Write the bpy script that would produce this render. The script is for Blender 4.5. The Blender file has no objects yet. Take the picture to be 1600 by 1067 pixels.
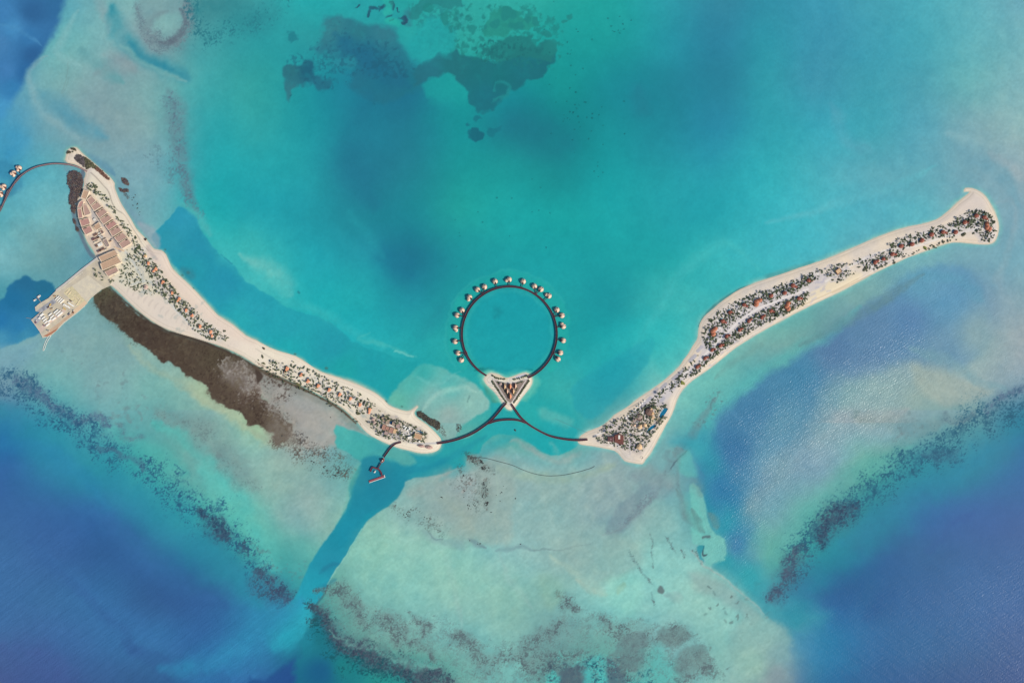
import bpy, math, random
import numpy as np
from mathutils import Vector, Matrix

# ------------------------------------------------------------------ camera, world, sun
S = 1.5                                   # metres per survey unit (survey plan is 1600 x 1067 units)
SC = bpy.context.scene
COL = SC.collection
R = math.radians
H_CAM = 2600.0
cam_d = bpy.data.cameras.new('camera'); cam = bpy.data.objects.new('camera', cam_d); COL.objects.link(cam)
cam.location = (0, 0, H_CAM); cam.rotation_euler = (0, 0, 0)
cam_d.sensor_width = 36.0
cam_d.lens = 18.0 / (800 * S / H_CAM)
cam_d.clip_start = 10; cam_d.clip_end = 60000
SC.camera = cam

SUN_EL, SUN_AZ = R(38), R(-27)            # azimuth measured from +X, counter-clockwise: light from the lower right
sdir = Vector((math.cos(SUN_EL)*math.cos(SUN_AZ), math.cos(SUN_EL)*math.sin(SUN_AZ), math.sin(SUN_EL)))
world = bpy.data.worlds.new('World'); SC.world = world; world.use_nodes = True
wn = world.node_tree; wn.nodes.clear()
wo = wn.nodes.new('ShaderNodeOutputWorld'); bg = wn.nodes.new('ShaderNodeBackground'); sky = wn.nodes.new('ShaderNodeTexSky')
sky.sky_type = 'NISHITA'; sky.sun_disc = False; sky.sun_elevation = SUN_EL
sky.sun_rotation = math.pi/2 - SUN_AZ     # sky azimuth runs clockwise from +Y
bg.inputs['Strength'].default_value = 0.12
wn.links.new(sky.outputs[0], bg.inputs[0]); wn.links.new(bg.outputs[0], wo.inputs[0])
sd = bpy.data.lights.new('sun', 'SUN'); sun = bpy.data.objects.new('sun', sd); COL.objects.link(sun)
sd.energy = 4.2; sd.angle = R(0.53); sd.color = (1.0, 0.93, 0.84)
sun.rotation_euler = sdir.to_track_quat('Z', 'Y').to_euler(); sun.location = sdir * 3000
vs = SC.view_settings
vs.view_transform = 'Standard'; vs.look = 'None'; vs.gamma = 1; vs.exposure = 0.0; vs.use_curve_mapping = False

# ------------------------------------------------------------------ helpers
rnd = random.Random(7)
def P(x, y, z=0.0): return Vector(((x-800)*S, (533.5-y)*S, z))
KW = np.array([1.093, 1.093, 1.149])   # what a white ground returns under this sun and sky (measured)
KO = np.array([0.0, 0.0, 0.0])
def lin(c):
    c = np.asarray(c, dtype=np.float64) / 255.0
    return np.where(c <= 0.04045, c/12.92, ((c+0.055)/1.055)**2.4)
def alb(c): return np.clip((lin(c)-KO)/KW, 0.001, 0.88)
_m = {}
def mat(name, c, rough=0.8, var=0.12, sc=0.6, ior=1.45, bump=0.0, c2=None, f2=0.5):
    if name in _m: return _m[name]
    m = bpy.data.materials.new(name); m.use_nodes = True; nt = m.node_tree
    b = nt.nodes['Principled BSDF']; b.inputs['Roughness'].default_value = rough; b.inputs['IOR'].default_value = ior
    tc = nt.nodes.new('ShaderNodeTexCoord'); nz = nt.nodes.new('ShaderNodeTexNoise')
    nz.inputs['Scale'].default_value = sc; nz.inputs['Detail'].default_value = 4
    nt.links.new(tc.outputs['Object'], nz.inputs['Vector'])
    a = alb(c)
    lo = a*(1-var); hi = np.clip(a*(1+var), 0, 0.9)
    if c2 is not None: lo = alb(c2)
    cr = nt.nodes.new('ShaderNodeValToRGB')
    cr.color_ramp.elements[0].position = 0.5-0.18*f2*2*0.7; cr.color_ramp.elements[1].position = 0.5+0.18
    cr.color_ramp.elements[0].color = (*lo, 1); cr.color_ramp.elements[1].color = (*hi, 1)
    nt.links.new(nz.outputs['Fac'], cr.inputs['Fac']); nt.links.new(cr.outputs['Color'], b.inputs['Base Color'])
    if bump:
        bp = nt.nodes.new('ShaderNodeBump'); bp.inputs['Strength'].default_value = bump; bp.inputs['Distance'].default_value = 0.5
        nt.links.new(nz.outputs['Fac'], bp.inputs['Height']); nt.links.new(bp.outputs['Normal'], b.inputs['Normal'])
    _m[name] = m; return m

class MB:
    def __init__(s): s.v = []; s.f = []
    def add(s, vs_, fs):
        o = len(s.v); s.v += [tuple(v) for v in vs_]; s.f += [tuple(i+o for i in f) for f in fs]; return s
    def prism(s, pts, z0, z1, top=None):
        n = len(pts); a = sum(pts[i][0]*pts[(i+1) % n][1]-pts[(i+1) % n][0]*pts[i][1] for i in range(n))
        if a < 0: pts = pts[::-1]; top = top[::-1] if top else None
        tp = top or pts
        vs_ = [(p[0], p[1], z0) for p in pts] + [(p[0], p[1], z1) for p in tp]
        fs = [tuple(range(n-1, -1, -1)), tuple(range(n, 2*n))] + [(i, (i+1) % n, n+(i+1) % n, n+i) for i in range(n)]
        return s.add(vs_, fs)
    def box(s, cx, cy, z0, lx, ly, lz, rot=0.0):
        c, n = math.cos(rot), math.sin(rot)
        pts = [(cx+x*c-y*n, cy+x*n+y*c) for x, y in ((-lx/2, -ly/2), (lx/2, -ly/2), (lx/2, ly/2), (-lx/2, ly/2))]
        return s.prism(pts, z0, z0+lz)
    def lathe(s, prof, n=20, cx=0, cy=0, a0=0, a1=2*math.pi, ex=1.0, ey=1.0, rib=0.0):
        full = abs(a1-a0-2*math.pi) < 1e-4; m = n if full else n+1; vs_ = []; fs = []
        for i in range(m):
            a = a0+(a1-a0)*i/n; k = 1+(rib if i % 2 else 0)
            for (r, z) in prof: vs_.append((cx+r*k*math.cos(a)*ex, cy+r*k*math.sin(a)*ey, z*(1-(rib if i % 2 else 0)*0.6)))
        q = len(prof)
        for i in range(n):
            j = (i+1) % m
            for t in range(q-1): fs.append((i*q+t, j*q+t, j*q+t+1, i*q+t+1))
        return s.add(vs_, fs)
    def disc(s, cx, cy, z0, z1, r, n=20, ex=1, ey=1, rot=0):
        c, q = math.cos(rot), math.sin(rot)
        pts = []
        for i in range(n):
            x, y = r*ex*math.cos(2*math.pi*i/n), r*ey*math.sin(2*math.pi*i/n); pts.append((cx+x*c-y*q, cy+x*q+y*c))
        return s.prism(pts, z0, z1)
    def ribbon(s, pts, w, z0, z1, closed=False):
        n = len(pts); L = []; Rr = []
        for i in range(n):
            a = pts[(i-1) % n] if (closed or i > 0) else pts[i]; b = pts[(i+1) % n] if (closed or i < n-1) else pts[i]
            d = Vector((b[0]-a[0], b[1]-a[1])); d.normalize(); nx, ny = -d.y, d.x
            ww = w[i] if hasattr(w, '__len__') else w
            L.append((pts[i][0]+nx*ww/2, pts[i][1]+ny*ww/2)); Rr.append((pts[i][0]-nx*ww/2, pts[i][1]-ny*ww/2))
        vs_ = []
        for i in range(n): vs_ += [(*Rr[i], z0), (*L[i], z0), (*L[i], z1), (*Rr[i], z1)]
        fs = []
        for i in range(n if closed else n-1):
            j = (i+1) % n; a, b = i*4, j*4
            fs += [(a+3, b+3, b+2, a+2), (a, a+1, b+1, b), (a+1, a+2, b+2, b+1), (a+3, a, b, b+3)]
        if not closed: fs += [(0, 3, 2, 1), (4*n-4, 4*n-3, 4*n-2, 4*n-1)]
        return s.add(vs_, fs)
    def mesh(s, name, m):
        me = bpy.data.meshes.new(name); me.from_pydata(s.v, [], s.f); me.update()
        for mm in (m if isinstance(m, list) else [m]): me.materials.append(mm)
        return me
    def build(s, name, m, parent=None, smooth=False):
        me = s.mesh(name, m); o = bpy.data.objects.new(name, me); COL.objects.link(o)
        if parent: o.parent = parent
        if smooth: me.polygons.foreach_set('use_smooth', [True]*len(me.polygons))
        return o
def tag(o, label=None, cat=None, group=None, kind=None):
    if label: o['label'] = label
    if cat: o['category'] = cat
    if group: o['group'] = group
    if kind: o['kind'] = kind
    return o
def thing(name, loc, rz, label, cat, group=None):
    o = bpy.data.objects.new(name, None); COL.objects.link(o); o.empty_display_size = 1
    o.location = loc; o.rotation_euler = (0, 0, rz); return tag(o, label, cat, group)
CH = {}
def kids(o):
    return [c for c in bpy.data.objects if c.parent == o]
def copy_tree(o, parent=None, kd=None):
    c = o.copy(); COL.objects.link(c); c.parent = parent
    for ch in (kd[o.name] if kd else kids(o)): copy_tree(ch, c, kd)
    return c
def snap(o):
    d = {}
    def rec(q):
        d[q.name] = kids(q)
        for c in d[q.name]: rec(c)
    rec(o); return d
def smooth_line(pts, k=6, closed=False):
    out = []; n = len(pts)
    for i in range(n if closed else n-1):
        p = [pts[(i+j) % n] if closed else pts[min(max(i+j, 0), n-1)] for j in (-1, 0, 1, 2)]
        for t in range(k):
            u = t/k
            out.append(tuple(0.5*((2*p[1][q])+(-p[0][q]+p[2][q])*u+(2*p[0][q]-5*p[1][q]+4*p[2][q]-p[3][q])*u*u+(-p[0][q]+3*p[1][q]-3*p[2][q]+p[3][q])*u**3) for q in (0, 1)))
    if not closed: out.append(tuple(pts[-1][:2]))
    return out

# ------------------------------------------------------------------ numpy fields
_ng = {}
def vn(X, Y, sc, seed):
    k = seed
    if k not in _ng: _ng[k] = np.random.RandomState(seed).rand(256, 256).astype(np.float32)
    g = _ng[k]; x = X/sc+37.3; y = Y/sc+11.7
    ix = np.floor(x).astype(np.int32); iy = np.floor(y).astype(np.int32); fx = (x-ix).astype(np.float32); fy = (y-iy).astype(np.float32)
    fx = fx*fx*(3-2*fx); fy = fy*fy*(3-2*fy)
    a = g[iy & 255, ix & 255]; b = g[iy & 255, (ix+1) & 255]; c = g[(iy+1) & 255, ix & 255]; d = g[(iy+1) & 255, (ix+1) & 255]
    return (a*(1-fx)+b*fx)*(1-fy)+(c*(1-fx)+d*fx)*fy
def fbm(X, Y, sc, seed, o=4):
    r = 0; a = 1; t = 0
    for i in range(o):
        ca, sa = math.cos(0.6*i+0.3), math.sin(0.6*i+0.3)
        r = r+a*vn(X*ca-Y*sa, X*sa+Y*ca, sc/2.03**i, seed+i*13); t += a; a *= 0.55
    return r/t-0.5
def sstep(a, b, x):
    t = np.clip((x-a)/(b-a), 0, 1); return t*t*(3-2*t)
def dist_line(pts, X, Y, ws=None, closed=False):
    D = np.full(X.shape, 1e9, np.float32); n = len(pts)
    for i in range(n if closed else n-1):
        (x0, y0), (x1, y1) = pts[i][:2], pts[(i+1) % n][:2]; dx, dy = x1-x0, y1-y0; L = dx*dx+dy*dy+1e-9
        t = np.clip(((X-x0)*dx+(Y-y0)*dy)/L, 0, 1); d = np.sqrt((X-x0-t*dx)**2+(Y-y0-t*dy)**2)
        if ws is not None: d = d/(ws[i]*(1-t)+ws[(i+1) % n]*t)
        D = np.minimum(D, d)
    return D
def sdf(poly, X, Y):            # positive inside
    D = dist_line(poly, X, Y, closed=True); ins = np.zeros(X.shape, bool); n = len(poly)
    for i in range(n):
        (x0, y0), (x1, y1) = poly[i], poly[(i+1) % n]
        if y0 == y1: continue
        c = ((y0 > Y) != (y1 > Y)) & (X < (x1-x0)*(Y-y0)/(y1-y0)+x0); ins ^= c
    return np.where(ins, D, -D)
class Field:
    def core(s, pts, w, col, sc=3.2, op=.85):
        s.stroke(pts, w, col, f=1.6, warp=.4, op=op*.45, tex=.4, ts=5)
        s.speck(pts, [a*.85 for a in w], col, dens=.66, sc=sc, op=op*.8, seed=177)
        s.speck(pts, [a*1.15 for a in w], (max(col[0]-22, 20), max(col[1]-18, 30), col[2]-14), dens=.46, sc=2.0, op=op*.7, seed=197)
    def __init__(s, xs, ys):
        s.xs = xs; s.ys = ys; s.X, s.Y = np.meshgrid(xs.astype(np.float32), ys.astype(np.float32)); s.C = np.zeros(s.X.shape+(3,), np.float32)
        s.W = fbm(s.X, s.Y, 9, 501, 3)*2
        s.W2 = fbm(s.X, s.Y, 40, 601, 4)*2
        s.XW = s.X+fbm(s.X, s.Y, 34, 711, 3)*11+fbm(s.X, s.Y, 8, 712, 3)*4.2; s.YW = s.Y+fbm(s.X, s.Y, 34, 713, 3)*11+fbm(s.X, s.Y, 8, 714, 3)*4.2
        s.TX = np.clip(0.5+(fbm(s.X, s.Y, 24, 811, 5))*2.0, 0, 1); s.wav = 1.0
    def co(s, q):
        return s.X[q]*(1-s.wav)+s.XW[q]*s.wav, s.Y[q]*(1-s.wav)+s.YW[q]*s.wav
    def restore(s, C0, pts, f=2, warp=1, smooth=False):
        if smooth: pts = smooth_line(pts, 3, True)
        q = s.sl(pts, 14); X, Y = s.co(q); m = sstep(-f, f, sdf(pts, X, Y)+s.W[q]*warp)[..., None]; s.C[q] = s.C[q]*(1-m)+C0[q]*m
    def sl(s, pts, pad):
        x0 = min(p[0] for p in pts)-pad; x1 = max(p[0] for p in pts)+pad; y0 = min(p[1] for p in pts)-pad; y1 = max(p[1] for p in pts)+pad
        i0, i1 = np.searchsorted(s.xs, [x0, x1]); j0, j1 = np.searchsorted(s.ys, [y0, y1]); return slice(j0, j1), slice(i0, i1)
    def put(s, q, m, col):
        C = s.C[q]
        if isinstance(col, list):
            X, Y = s.X[q], s.Y[q]; w = 0; a = 0
            for (x, y, c) in col:
                k = 1/(((X-x)**2+(Y-y)**2)**1.3+30); w = w+k; a = a+k[..., None]*np.array(c, np.float32)
            c = a/w[..., None]
        else: c = np.array(col, np.float32)
        m = m[..., None]; s.C[q] = C*(1-m)+c*m
    def poly(s, pts, col, f=3, warp=2, warp2=0, op=1.0, tex=0.0, smooth=True, ts=4, fade=None):
        if smooth: pts = smooth_line(pts, 3, True)
        pad = f+warp+warp2+10; q = s.sl(pts, pad); X, Y = s.co(q)
        if X.size == 0: return
        d = sdf(pts, X, Y)+s.W[q]*warp+s.W2[q]*warp2
        m = sstep(-f, f, d)*op
        if fade:
            x0, y0, x1, y1 = fade; dx, dy = x1-x0, y1-y0; m = m*(1-sstep(0, 1, ((X-x0)*dx+(Y-y0)*dy)/(dx*dx+dy*dy)))
        if tex: m = m*np.clip(1-tex+tex*2*(fbm(X, Y, ts, 71, 3)+0.5), 0, 1)
        s.put(q, m, col)
    def stroke(s, pts, w, col, f=1.0, warp=0.15, op=1.0, tex=0.0, ts=4, smooth=True):
        """w: half width, number or list; f: softness as share of the width"""
        ws = w if hasattr(w, '__len__') else [w]*len(pts)
        if smooth and len(pts) > 2:
            q3 = smooth_line([(p[0], p[1]) for p in pts], 4); w3 = smooth_line([(i, a) for i, a in enumerate(ws)], 4); pts = q3; ws = [max(a[1], 0.3) for a in w3]
        big = s.wav > 0 and max(ws) > 2.2
        if big: # fade the ends, feather the sides, let the bed show through in places
            n_ = len(pts); c_ = [min(1, .5+2.4*i/max(n_-1, 1), .5+2.4*(n_-1-i)/max(n_-1, 1)) for i in range(n_)]; ws = [w_*c for w_, c in zip(ws, c_)]; f = min(2.0, f*1.25)
        pad = max(ws)*(1+f)+10; q = s.sl(pts, pad); X, Y = s.co(q)
        if X.size == 0: return
        d = dist_line(pts, X, Y, ws)+s.W[q]*warp+(s.W2[q]*.25 if big else 0)
        m = (1-sstep(1-f*0.5, 1+f*0.5, d))*op
        if big: m = m*(.55+.6*s.TX[q])
        if tex: m = m*np.clip(1-tex+tex*2*(fbm(X, Y, ts, 71, 3)+0.5), 0, 1)
        s.put(q, m, col)
    def speck(s, pts, w, col, dens=0.5, sc=3.0, op=0.9, seed=91, poly=False, edge=0.12, ramp=0.5):
        """irregular dark flecks strewn along a line (or in an outline)"""
        if poly:
            pts = smooth_line(pts, 3, True); q = s.sl(pts, 14); X, Y = s.X[q], s.Y[q]; d = sdf(pts, X, Y)+s.W2[q]*6; e = sstep(-8, 10, d)
        else:
            ws = w if hasattr(w, '__len__') else [w]*len(pts); q3 = smooth_line([(p[0], p[1]) for p in pts], 4); w3 = smooth_line([(i, a) for i, a in enumerate(ws)], 4); pts = q3; ws = [max(a[1]*1.55, .5) for a in w3]
            q = s.sl(pts, max(ws)+10); X, Y = s.co(q); d = dist_line(pts, X, Y, ws)+s.W2[q]*0.3; e = (1-sstep(0.0, 1.1, d))
        if X.size == 0: return
        X, Y = s.X[q], s.Y[q]; n = fbm(X, Y, sc*.85, seed, 3)+0.5+0.55*(fbm(X, Y, sc*6, seed+5, 3))+.15*fbm(X, Y, sc*16, seed+9, 2)
        thr = 0.5+0.33*(1-dens*2*e)*ramp/0.5
        m = sstep(thr-edge*0.6, thr+edge*0.8, n)*op*np.clip(.35+e*1.1, 0, 1)*(e > 0.02)*np.clip(.75+1.6*fbm(X, Y, 6, seed+3, 2), .3, 1)
        s.put(q, m, col)

# ------------------------------------------------------------------ the sea: what the bed, the depth and the weed look like from the air
GX = [0,80,160,240,320,400,480,560,640,720,800,880,960,1040,1120,1200,1280,1360,1440,1520,1600]
GY = [0,67,133,200,267,333,400,467,533,600,667,733,800,867,933,1000,1067]
GRID = """
100 165 180|85 160 178|118 172 176|122 178 178|80 145 150|60 155 160|42 165 168|42 162 165|42 160 158|50 166 160|50 169 161|40 164 157|35 160 158|45 152 166|52 136 160|50 143 165|62 152 176|70 160 178|78 170 184|95 174 185|110 170 185
80 150 180|105 175 180|125 175 178|130 160 165|70 155 160|48 155 160|45 152 158|45 145 155|42 158 160|46 162 156|42 162 156|32 157 154|32 155 155|38 145 160|45 132 158|48 150 168|60 148 172|65 158 178|72 165 180|98 176 185|118 178 185
75 145 180|120 172 175|130 165 170|120 168 170|68 165 168|50 158 158|35 148 158|35 125 148|35 118 143|32 155 155|28 142 150|26 145 145|28 138 148|35 132 150|42 132 155|50 155 170|62 150 172|65 158 175|78 160 175|105 175 180|130 180 185
72 155 190|110 160 172|130 162 168|122 165 168|52 162 168|48 162 165|35 150 160|35 130 150|35 124 144|28 145 150|32 125 140|26 130 138|28 142 150|35 138 155|42 140 165|48 158 172|60 165 182|68 165 180|88 165 182|125 172 180|140 178 180
70 155 185|92 172 185|118 165 175|118 168 178|45 165 172|40 165 172|38 155 165|37 126 148|36 130 146|30 148 150|30 148 150|28 140 145|28 155 160|36 155 165|42 158 172|52 172 182|72 172 185|92 168 182|98 168 182|118 165 178|145 172 180
90 170 182|118 180 185|118 170 175|112 172 180|42 168 172|38 162 172|36 152 165|35 134 150|32 134 148|35 158 155|30 162 162|28 160 160|30 162 165|36 160 168|38 162 172|58 178 188|72 178 190|85 175 190|95 178 190|120 170 182|125 165 180
118 178 185|108 160 165|95 155 170|112 180 182|60 178 180|60 180 180|38 165 175|38 150 165|32 118 142|32 148 155|30 158 162|28 158 162|30 158 162|36 165 168|55 178 182|65 180 190|78 178 190|100 165 175|118 175 182|118 165 178|120 168 182
75 150 165|100 160 170|120 165 168|115 165 170|38 155 175|70 182 182|38 172 178|36 165 172|34 142 158|32 150 155|30 155 162|32 158 162|30 150 158|55 175 175|60 175 178|70 178 180|105 165 168|120 165 168|105 155 178|112 150 175|135 165 175
112 168 175|128 168 172|128 168 168|120 160 165|45 160 175|50 175 175|40 170 178|38 170 178|38 165 170|40 165 165|30 158 162|32 158 162|32 165 170|60 185 185|110 185 180|120 170 168|105 150 160|90 125 165|110 145 170|130 165 172|155 170 175
110 148 165|110 170 172|125 170 172|125 178 172|130 178 170|130 165 155|90 165 165|60 170 172|40 162 168|45 165 165|40 165 165|55 172 170|40 158 168|110 188 182|105 180 178|75 150 170|95 140 168|130 160 172|145 168 168|145 168 170|125 155 170
45 115 165|55 145 165|95 165 170|100 165 165|125 170 160|140 185 165|160 165 160|80 170 170|50 160 165|90 175 168|50 165 165|45 165 168|130 170 165|115 175 172|70 160 175|95 140 170|130 155 175|145 165 172|120 160 165|90 145 155|45 115 150
52 98 160|50 125 165|50 145 160|75 170 165|110 165 160|138 180 165|140 175 162|100 165 165|130 175 165|155 172 162|145 175 165|140 178 168|148 168 162|120 165 165|55 125 165|100 145 172|130 158 172|85 160 155|50 130 150|50 125 155|52 105 160
58 100 160|55 100 160|52 110 165|50 140 160|70 170 165|110 180 165|140 175 165|140 185 165|148 178 165|160 172 160|150 178 168|145 175 165|140 165 162|140 178 168|45 140 165|110 160 170|80 165 160|45 120 145|50 105 160|58 100 160|62 98 158
62 105 162|58 98 158|50 92 150|52 108 160|45 125 155|65 155 155|90 170 165|140 190 168|148 192 172|145 190 172|150 190 178|155 182 168|150 190 175|140 190 178|120 175 168|95 170 160|45 135 150|50 98 150|58 98 152|62 98 155|65 98 155
62 105 162|60 105 160|56 105 162|52 92 148|50 98 152|50 130 165|60 150 155|118 170 158|135 185 170|145 188 170|145 188 168|135 178 165|145 200 185|145 195 180|145 190 175|70 150 165|50 98 152|50 95 150|60 98 155|66 102 158|66 98 155
66 100 155|62 100 158|58 105 162|56 108 165|50 98 158|48 118 165|40 120 140|95 155 150|120 170 158|130 180 168|135 180 165|115 160 155|115 170 160|130 175 168|140 185 170|140 180 172|50 125 168|55 105 160|58 100 155|62 96 152|66 92 148
70 90 145|62 88 145|58 92 148|52 92 145|48 100 160|52 105 165|35 90 140|30 115 130|50 140 140|110 170 160|120 180 170|80 160 160|80 175 170|110 170 165|145 185 170|130 150 155|50 110 158|52 95 150|58 90 145|60 88 140|62 85 138
"""
G = np.array([[[float(v) for v in c.split()] for c in r.split('|')] for r in GRID.strip().split('\n')], np.float32)
def cubic(G, X, Y):
    fx = np.clip(X, GX[0], GX[-1]); fy = np.clip(Y, GY[0], GY[-1])
    u = np.interp(fx.ravel(), GX, range(len(GX))).reshape(X.shape); v = np.interp(fy.ravel(), GY, range(len(GY))).reshape(X.shape)
    iu = np.clip(np.floor(u).astype(int), 0, len(GX)-2); iv = np.clip(np.floor(v).astype(int), 0, len(GY)-2); u = (u-iu)[..., None]; v = (v-iv)[..., None]
    def w(t): return [(-t+2*t*t-t**3)/2, (2-5*t*t+3*t**3)/2, (t+4*t*t-3*t**3)/2, (-t*t+t**3)/2]
    wu = w(u); wv = w(v); out = 0
    for a in range(4):
        ja = np.clip(iv+a-1, 0, len(GY)-1); row = 0
        for b in range(4):
            row = row+wu[b]*G[ja, np.clip(iu+b-1, 0, len(GX)-1)]
        out = out+wv[a]*row
    return out
STEP = 1.25
def axis(lo, hi):
    core = list(np.arange(lo, hi+0.01, STEP)); a = [lo-40*1.9**k for k in range(9)][::-1]; b = [core[-1]+40*1.9**k for k in range(9)]
    return np.array(a+core+b)
F = Field(axis(-75, 1675), axis(-75, 1142))
wx = fbm(F.X, F.Y, 90, 11, 4)*34; wy = fbm(F.X, F.Y, 90, 12, 4)*34
F.C = np.clip(cubic(G, F.X+wx, F.Y+wy), 8, 245).astype(np.float32)
_r = F.C[..., 0]; _lt = sstep(95, 135, _r)*(F.Y > 640); F.C[..., 2] += 5*_lt; F.C[..., 1] -= 1*_lt
_dp = (1-sstep(60, 85, _r))*sstep(135, 150, F.C[..., 2])*(F.Y > 640)*(1-sstep(115, 140, F.C[..., 1])); F.C[..., 1] += 4*_dp; F.C[..., 0] += 1*_dp; F.C[..., 2] -= 2*_dp
cl = fbm(F.X, F.Y, 46, 21, 5)[..., None]; F.C = F.C*(1+cl*0.05)

# ---- upper left: deep water, bars and swirls
F.poly([(-200,-200),(118,-60),(103,0),(86,50),(62,92),(46,112),(40,128),(28,150),(0,185),(-60,230),(-200,240)],
       [(90,0,(52,108,155)),(50,20,(50,100,148)),(0,20,(66,128,180)),(20,45,(72,140,190)),(45,60,(58,120,172)),(0,70,(70,128,178)),(50,85,(48,98,148)),(10,110,(66,125,178)),(40,115,(48,105,158)),(20,140,(58,128,178)),(5,170,(72,150,195))], f=7, warp=1.5)
F.stroke([(0,40),(20,45),(45,58),(66,72)], [4,4,3,2], (80,145,190), f=1.6, op=0.5)
F.stroke([(20,215),(30,225),(10,245)], [20,16,14], (62,148,188), f=1.4, op=0.6)
F.stroke([(0,262),(22,272),(26,285),(10,300)], [18,10,8,14], (55,130,165), f=0.8, op=0.7)
F.stroke([(75,90),(62,96),(46,116),(52,142),(62,165),(80,185),(102,200),(120,214)], [2,4,4,6,8,8,8,5], (140,176,182), f=1.7, op=0.6)
F.stroke([(60,140),(80,158),(100,174),(125,192),(150,205),(168,215)], [8,14,15,14,12,8], (88,152,172), f=1.5, op=0.75)
F.stroke([(123,18),(108,38),(99,62),(93,82),(104,96),(125,103)], [4,5,6,6,7,5], (142,188,188), f=1.7, op=0.6)
F.stroke([(108,98),(103,128),(97,146),(104,140),(108,120)], 0.8, (120,155,155), op=0.5)
F.stroke([(125,78),(150,98),(172,115),(190,128)], [8,11,10,6], (102,160,165), f=1.3, op=0.7)
F.stroke([(160,85),(185,95),(210,108)], [6,12,6], (135,150,158), f=1.6, op=0.35)
F.stroke([(150,-20),(158,10),(168,30),(170,50)], [8,8,6,4], (145,165,170), f=1.3, op=0.5)
F.stroke([(176,8),(182,40),(198,66),(226,90),(256,106),(292,120)], [12,13,15,14,14,14], (66,148,162), f=1.3, op=0.9)
F.stroke([(200,68),(222,88),(246,102),(268,110)], [5,7,7,4], (46,132,155), f=1.7, op=0.6)
F.stroke([(186,70),(208,88),(236,106),(262,118),(290,125)], [3,4,4,4,3], (130,178,175), f=1.2, op=0.55)
F.poly([(214,8),(240,-30),(290,-30),(300,10),(298,42),(284,66),(262,76),(236,68),(220,50)], (124,160,165), f=5, op=0.8, tex=.2)
F.poly([(238,38),(258,22),(282,26),(286,46),(268,62),(248,58)], (128,180,178), f=6, op=0.7, tex=.4, ts=3)
F.core([(212,5),(216,32),(230,56),(252,70),(276,65),(292,45),(295,22),(288,0)], [7,9,13,14,14,13,10,8], (112,130,140), sc=2.6, op=.75)
F.stroke([(280,15),(290,35),(284,55),(266,68),(248,66)], [4,5,5,4,3], (92,104,118), f=1.0, op=0.7, tex=0.9, ts=3)
F.stroke([(225,42),(240,30),(262,18)], [7,6,4], (112,138,145), f=1.4, op=0.6, tex=.6)
F.speck([(300,0),(310,40),(330,55),(370,45),(420,20),(440,5)], [16,20,20,22,24,20], (40,110,125), dens=0.42, sc=2.6, op=0.75)
F.stroke([(315,15),(350,12),(395,32),(430,20)], [22,24,20,16], (45,130,140), f=1.5, op=0.55, tex=0.4)
F.stroke([(262,140),(272,165),(277,200),(281,232),(287,262),(296,300),(308,330)], [10,16,12,12,10,10,6], (105,125,138), f=1.3, op=0.55, tex=0.85, ts=5)
F.speck([(268,150),(276,200),(283,240),(290,300),(310,335)], [16,13,10,12,8], (92,110,128), dens=0.45, sc=2.4, op=0.65)
F.speck([(220,232),(245,240),(262,262),(275,290)], [10,14,14,10], (92,125,138), dens=0.33, sc=2.4, op=0.6)
F.stroke([(150,115),(180,100),(210,112)], [8,10,8], (132,148,155), f=1.5, op=0.35, tex=.7)
# ---- dark weed beds, top centre
F.wav = 2.0
F.poly([(508,28),(504,50),(494,82),(520,88),(548,84),(554,100),(545,120),(560,150),(600,158),(650,142),(662,125),(655,108),(640,92),(622,66),(612,48),(585,38),(555,34),(530,22)], [(520,45,(58,122,135)),(560,50,(48,115,130)),(600,50,(55,118,135)),(540,70,(42,112,136)),(570,80,(38,106,134)),(620,100,(42,120,138)),(600,120,(36,112,134)),(650,130,(36,116,134))], f=7, warp=4, warp2=3, op=0.85, tex=.3, ts=9)
F.stroke([(525,60),(560,85),(600,108),(640,130)], [8,14,16,10], (36,102,134), f=1.9, op=0.5)
F.poly([(442,100),(466,100),(486,96),(488,112),(498,122),(516,128),(502,138),(474,134),(460,144),(454,160),(446,148)], [(455,110,(48,108,122)),(482,110,(36,90,115)),(500,128,(42,108,130)),(455,145,(55,115,128))], f=4, warp=3, warp2=2, op=0.85, tex=.3, ts=9)
F.poly([(532,90),(556,86),(554,98),(540,105),(530,100)], (45,135,152), f=4, op=.8)
F.poly([(655,96),(680,88),(700,84),(712,78),(728,88),(752,92),(775,96),(795,90),(812,78),(840,70),(858,76),(866,84),(858,100),(857,118),(844,124),(830,126),(812,138),(796,150),(784,164),(766,171),(748,175),(738,160),(724,138),(704,122),(684,120),(664,126),(650,130),(648,112)],
       [(670,110,(42,112,128)),(710,105,(38,108,118)),(750,110,(34,108,118)),(780,120,(32,110,118)),(760,150,(34,110,125)),(820,110,(34,108,120)),(850,90,(34,105,118))], f=3, warp=2.5, warp2=1, op=0.88, tex=.22, ts=11)
F.speck([(440,100),(500,60),(520,30),(560,60),(620,70),(650,120),(560,130),(500,140)], 0, (36,88,112), dens=.40, sc=5, poly=True, op=.45)
F.speck([(600,-5),(640,20),(650,90),(700,85),(735,20),(700,-5)], 0, (40,125,130), dens=.40, sc=5, poly=True, op=.6)
F.speck([(700,10),(760,5),(860,20),(880,60),(860,110),(720,90),(690,60)], 0, (36,122,120), dens=.44, sc=6, poly=True, op=.6)
F.poly([(636,22),(642,8),(655,0),(700,-30),(724,0),(722,12),(708,10),(700,18),(688,17),(678,10),(664,14),(656,22),(645,27)], (42,130,132), f=2, warp=1.5, op=0.85)
F.poly([(640,60),(665,30),(690,35),(712,60),(700,85),(665,95),(640,85)], (38,162,165), f=8, op=.7)
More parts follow.
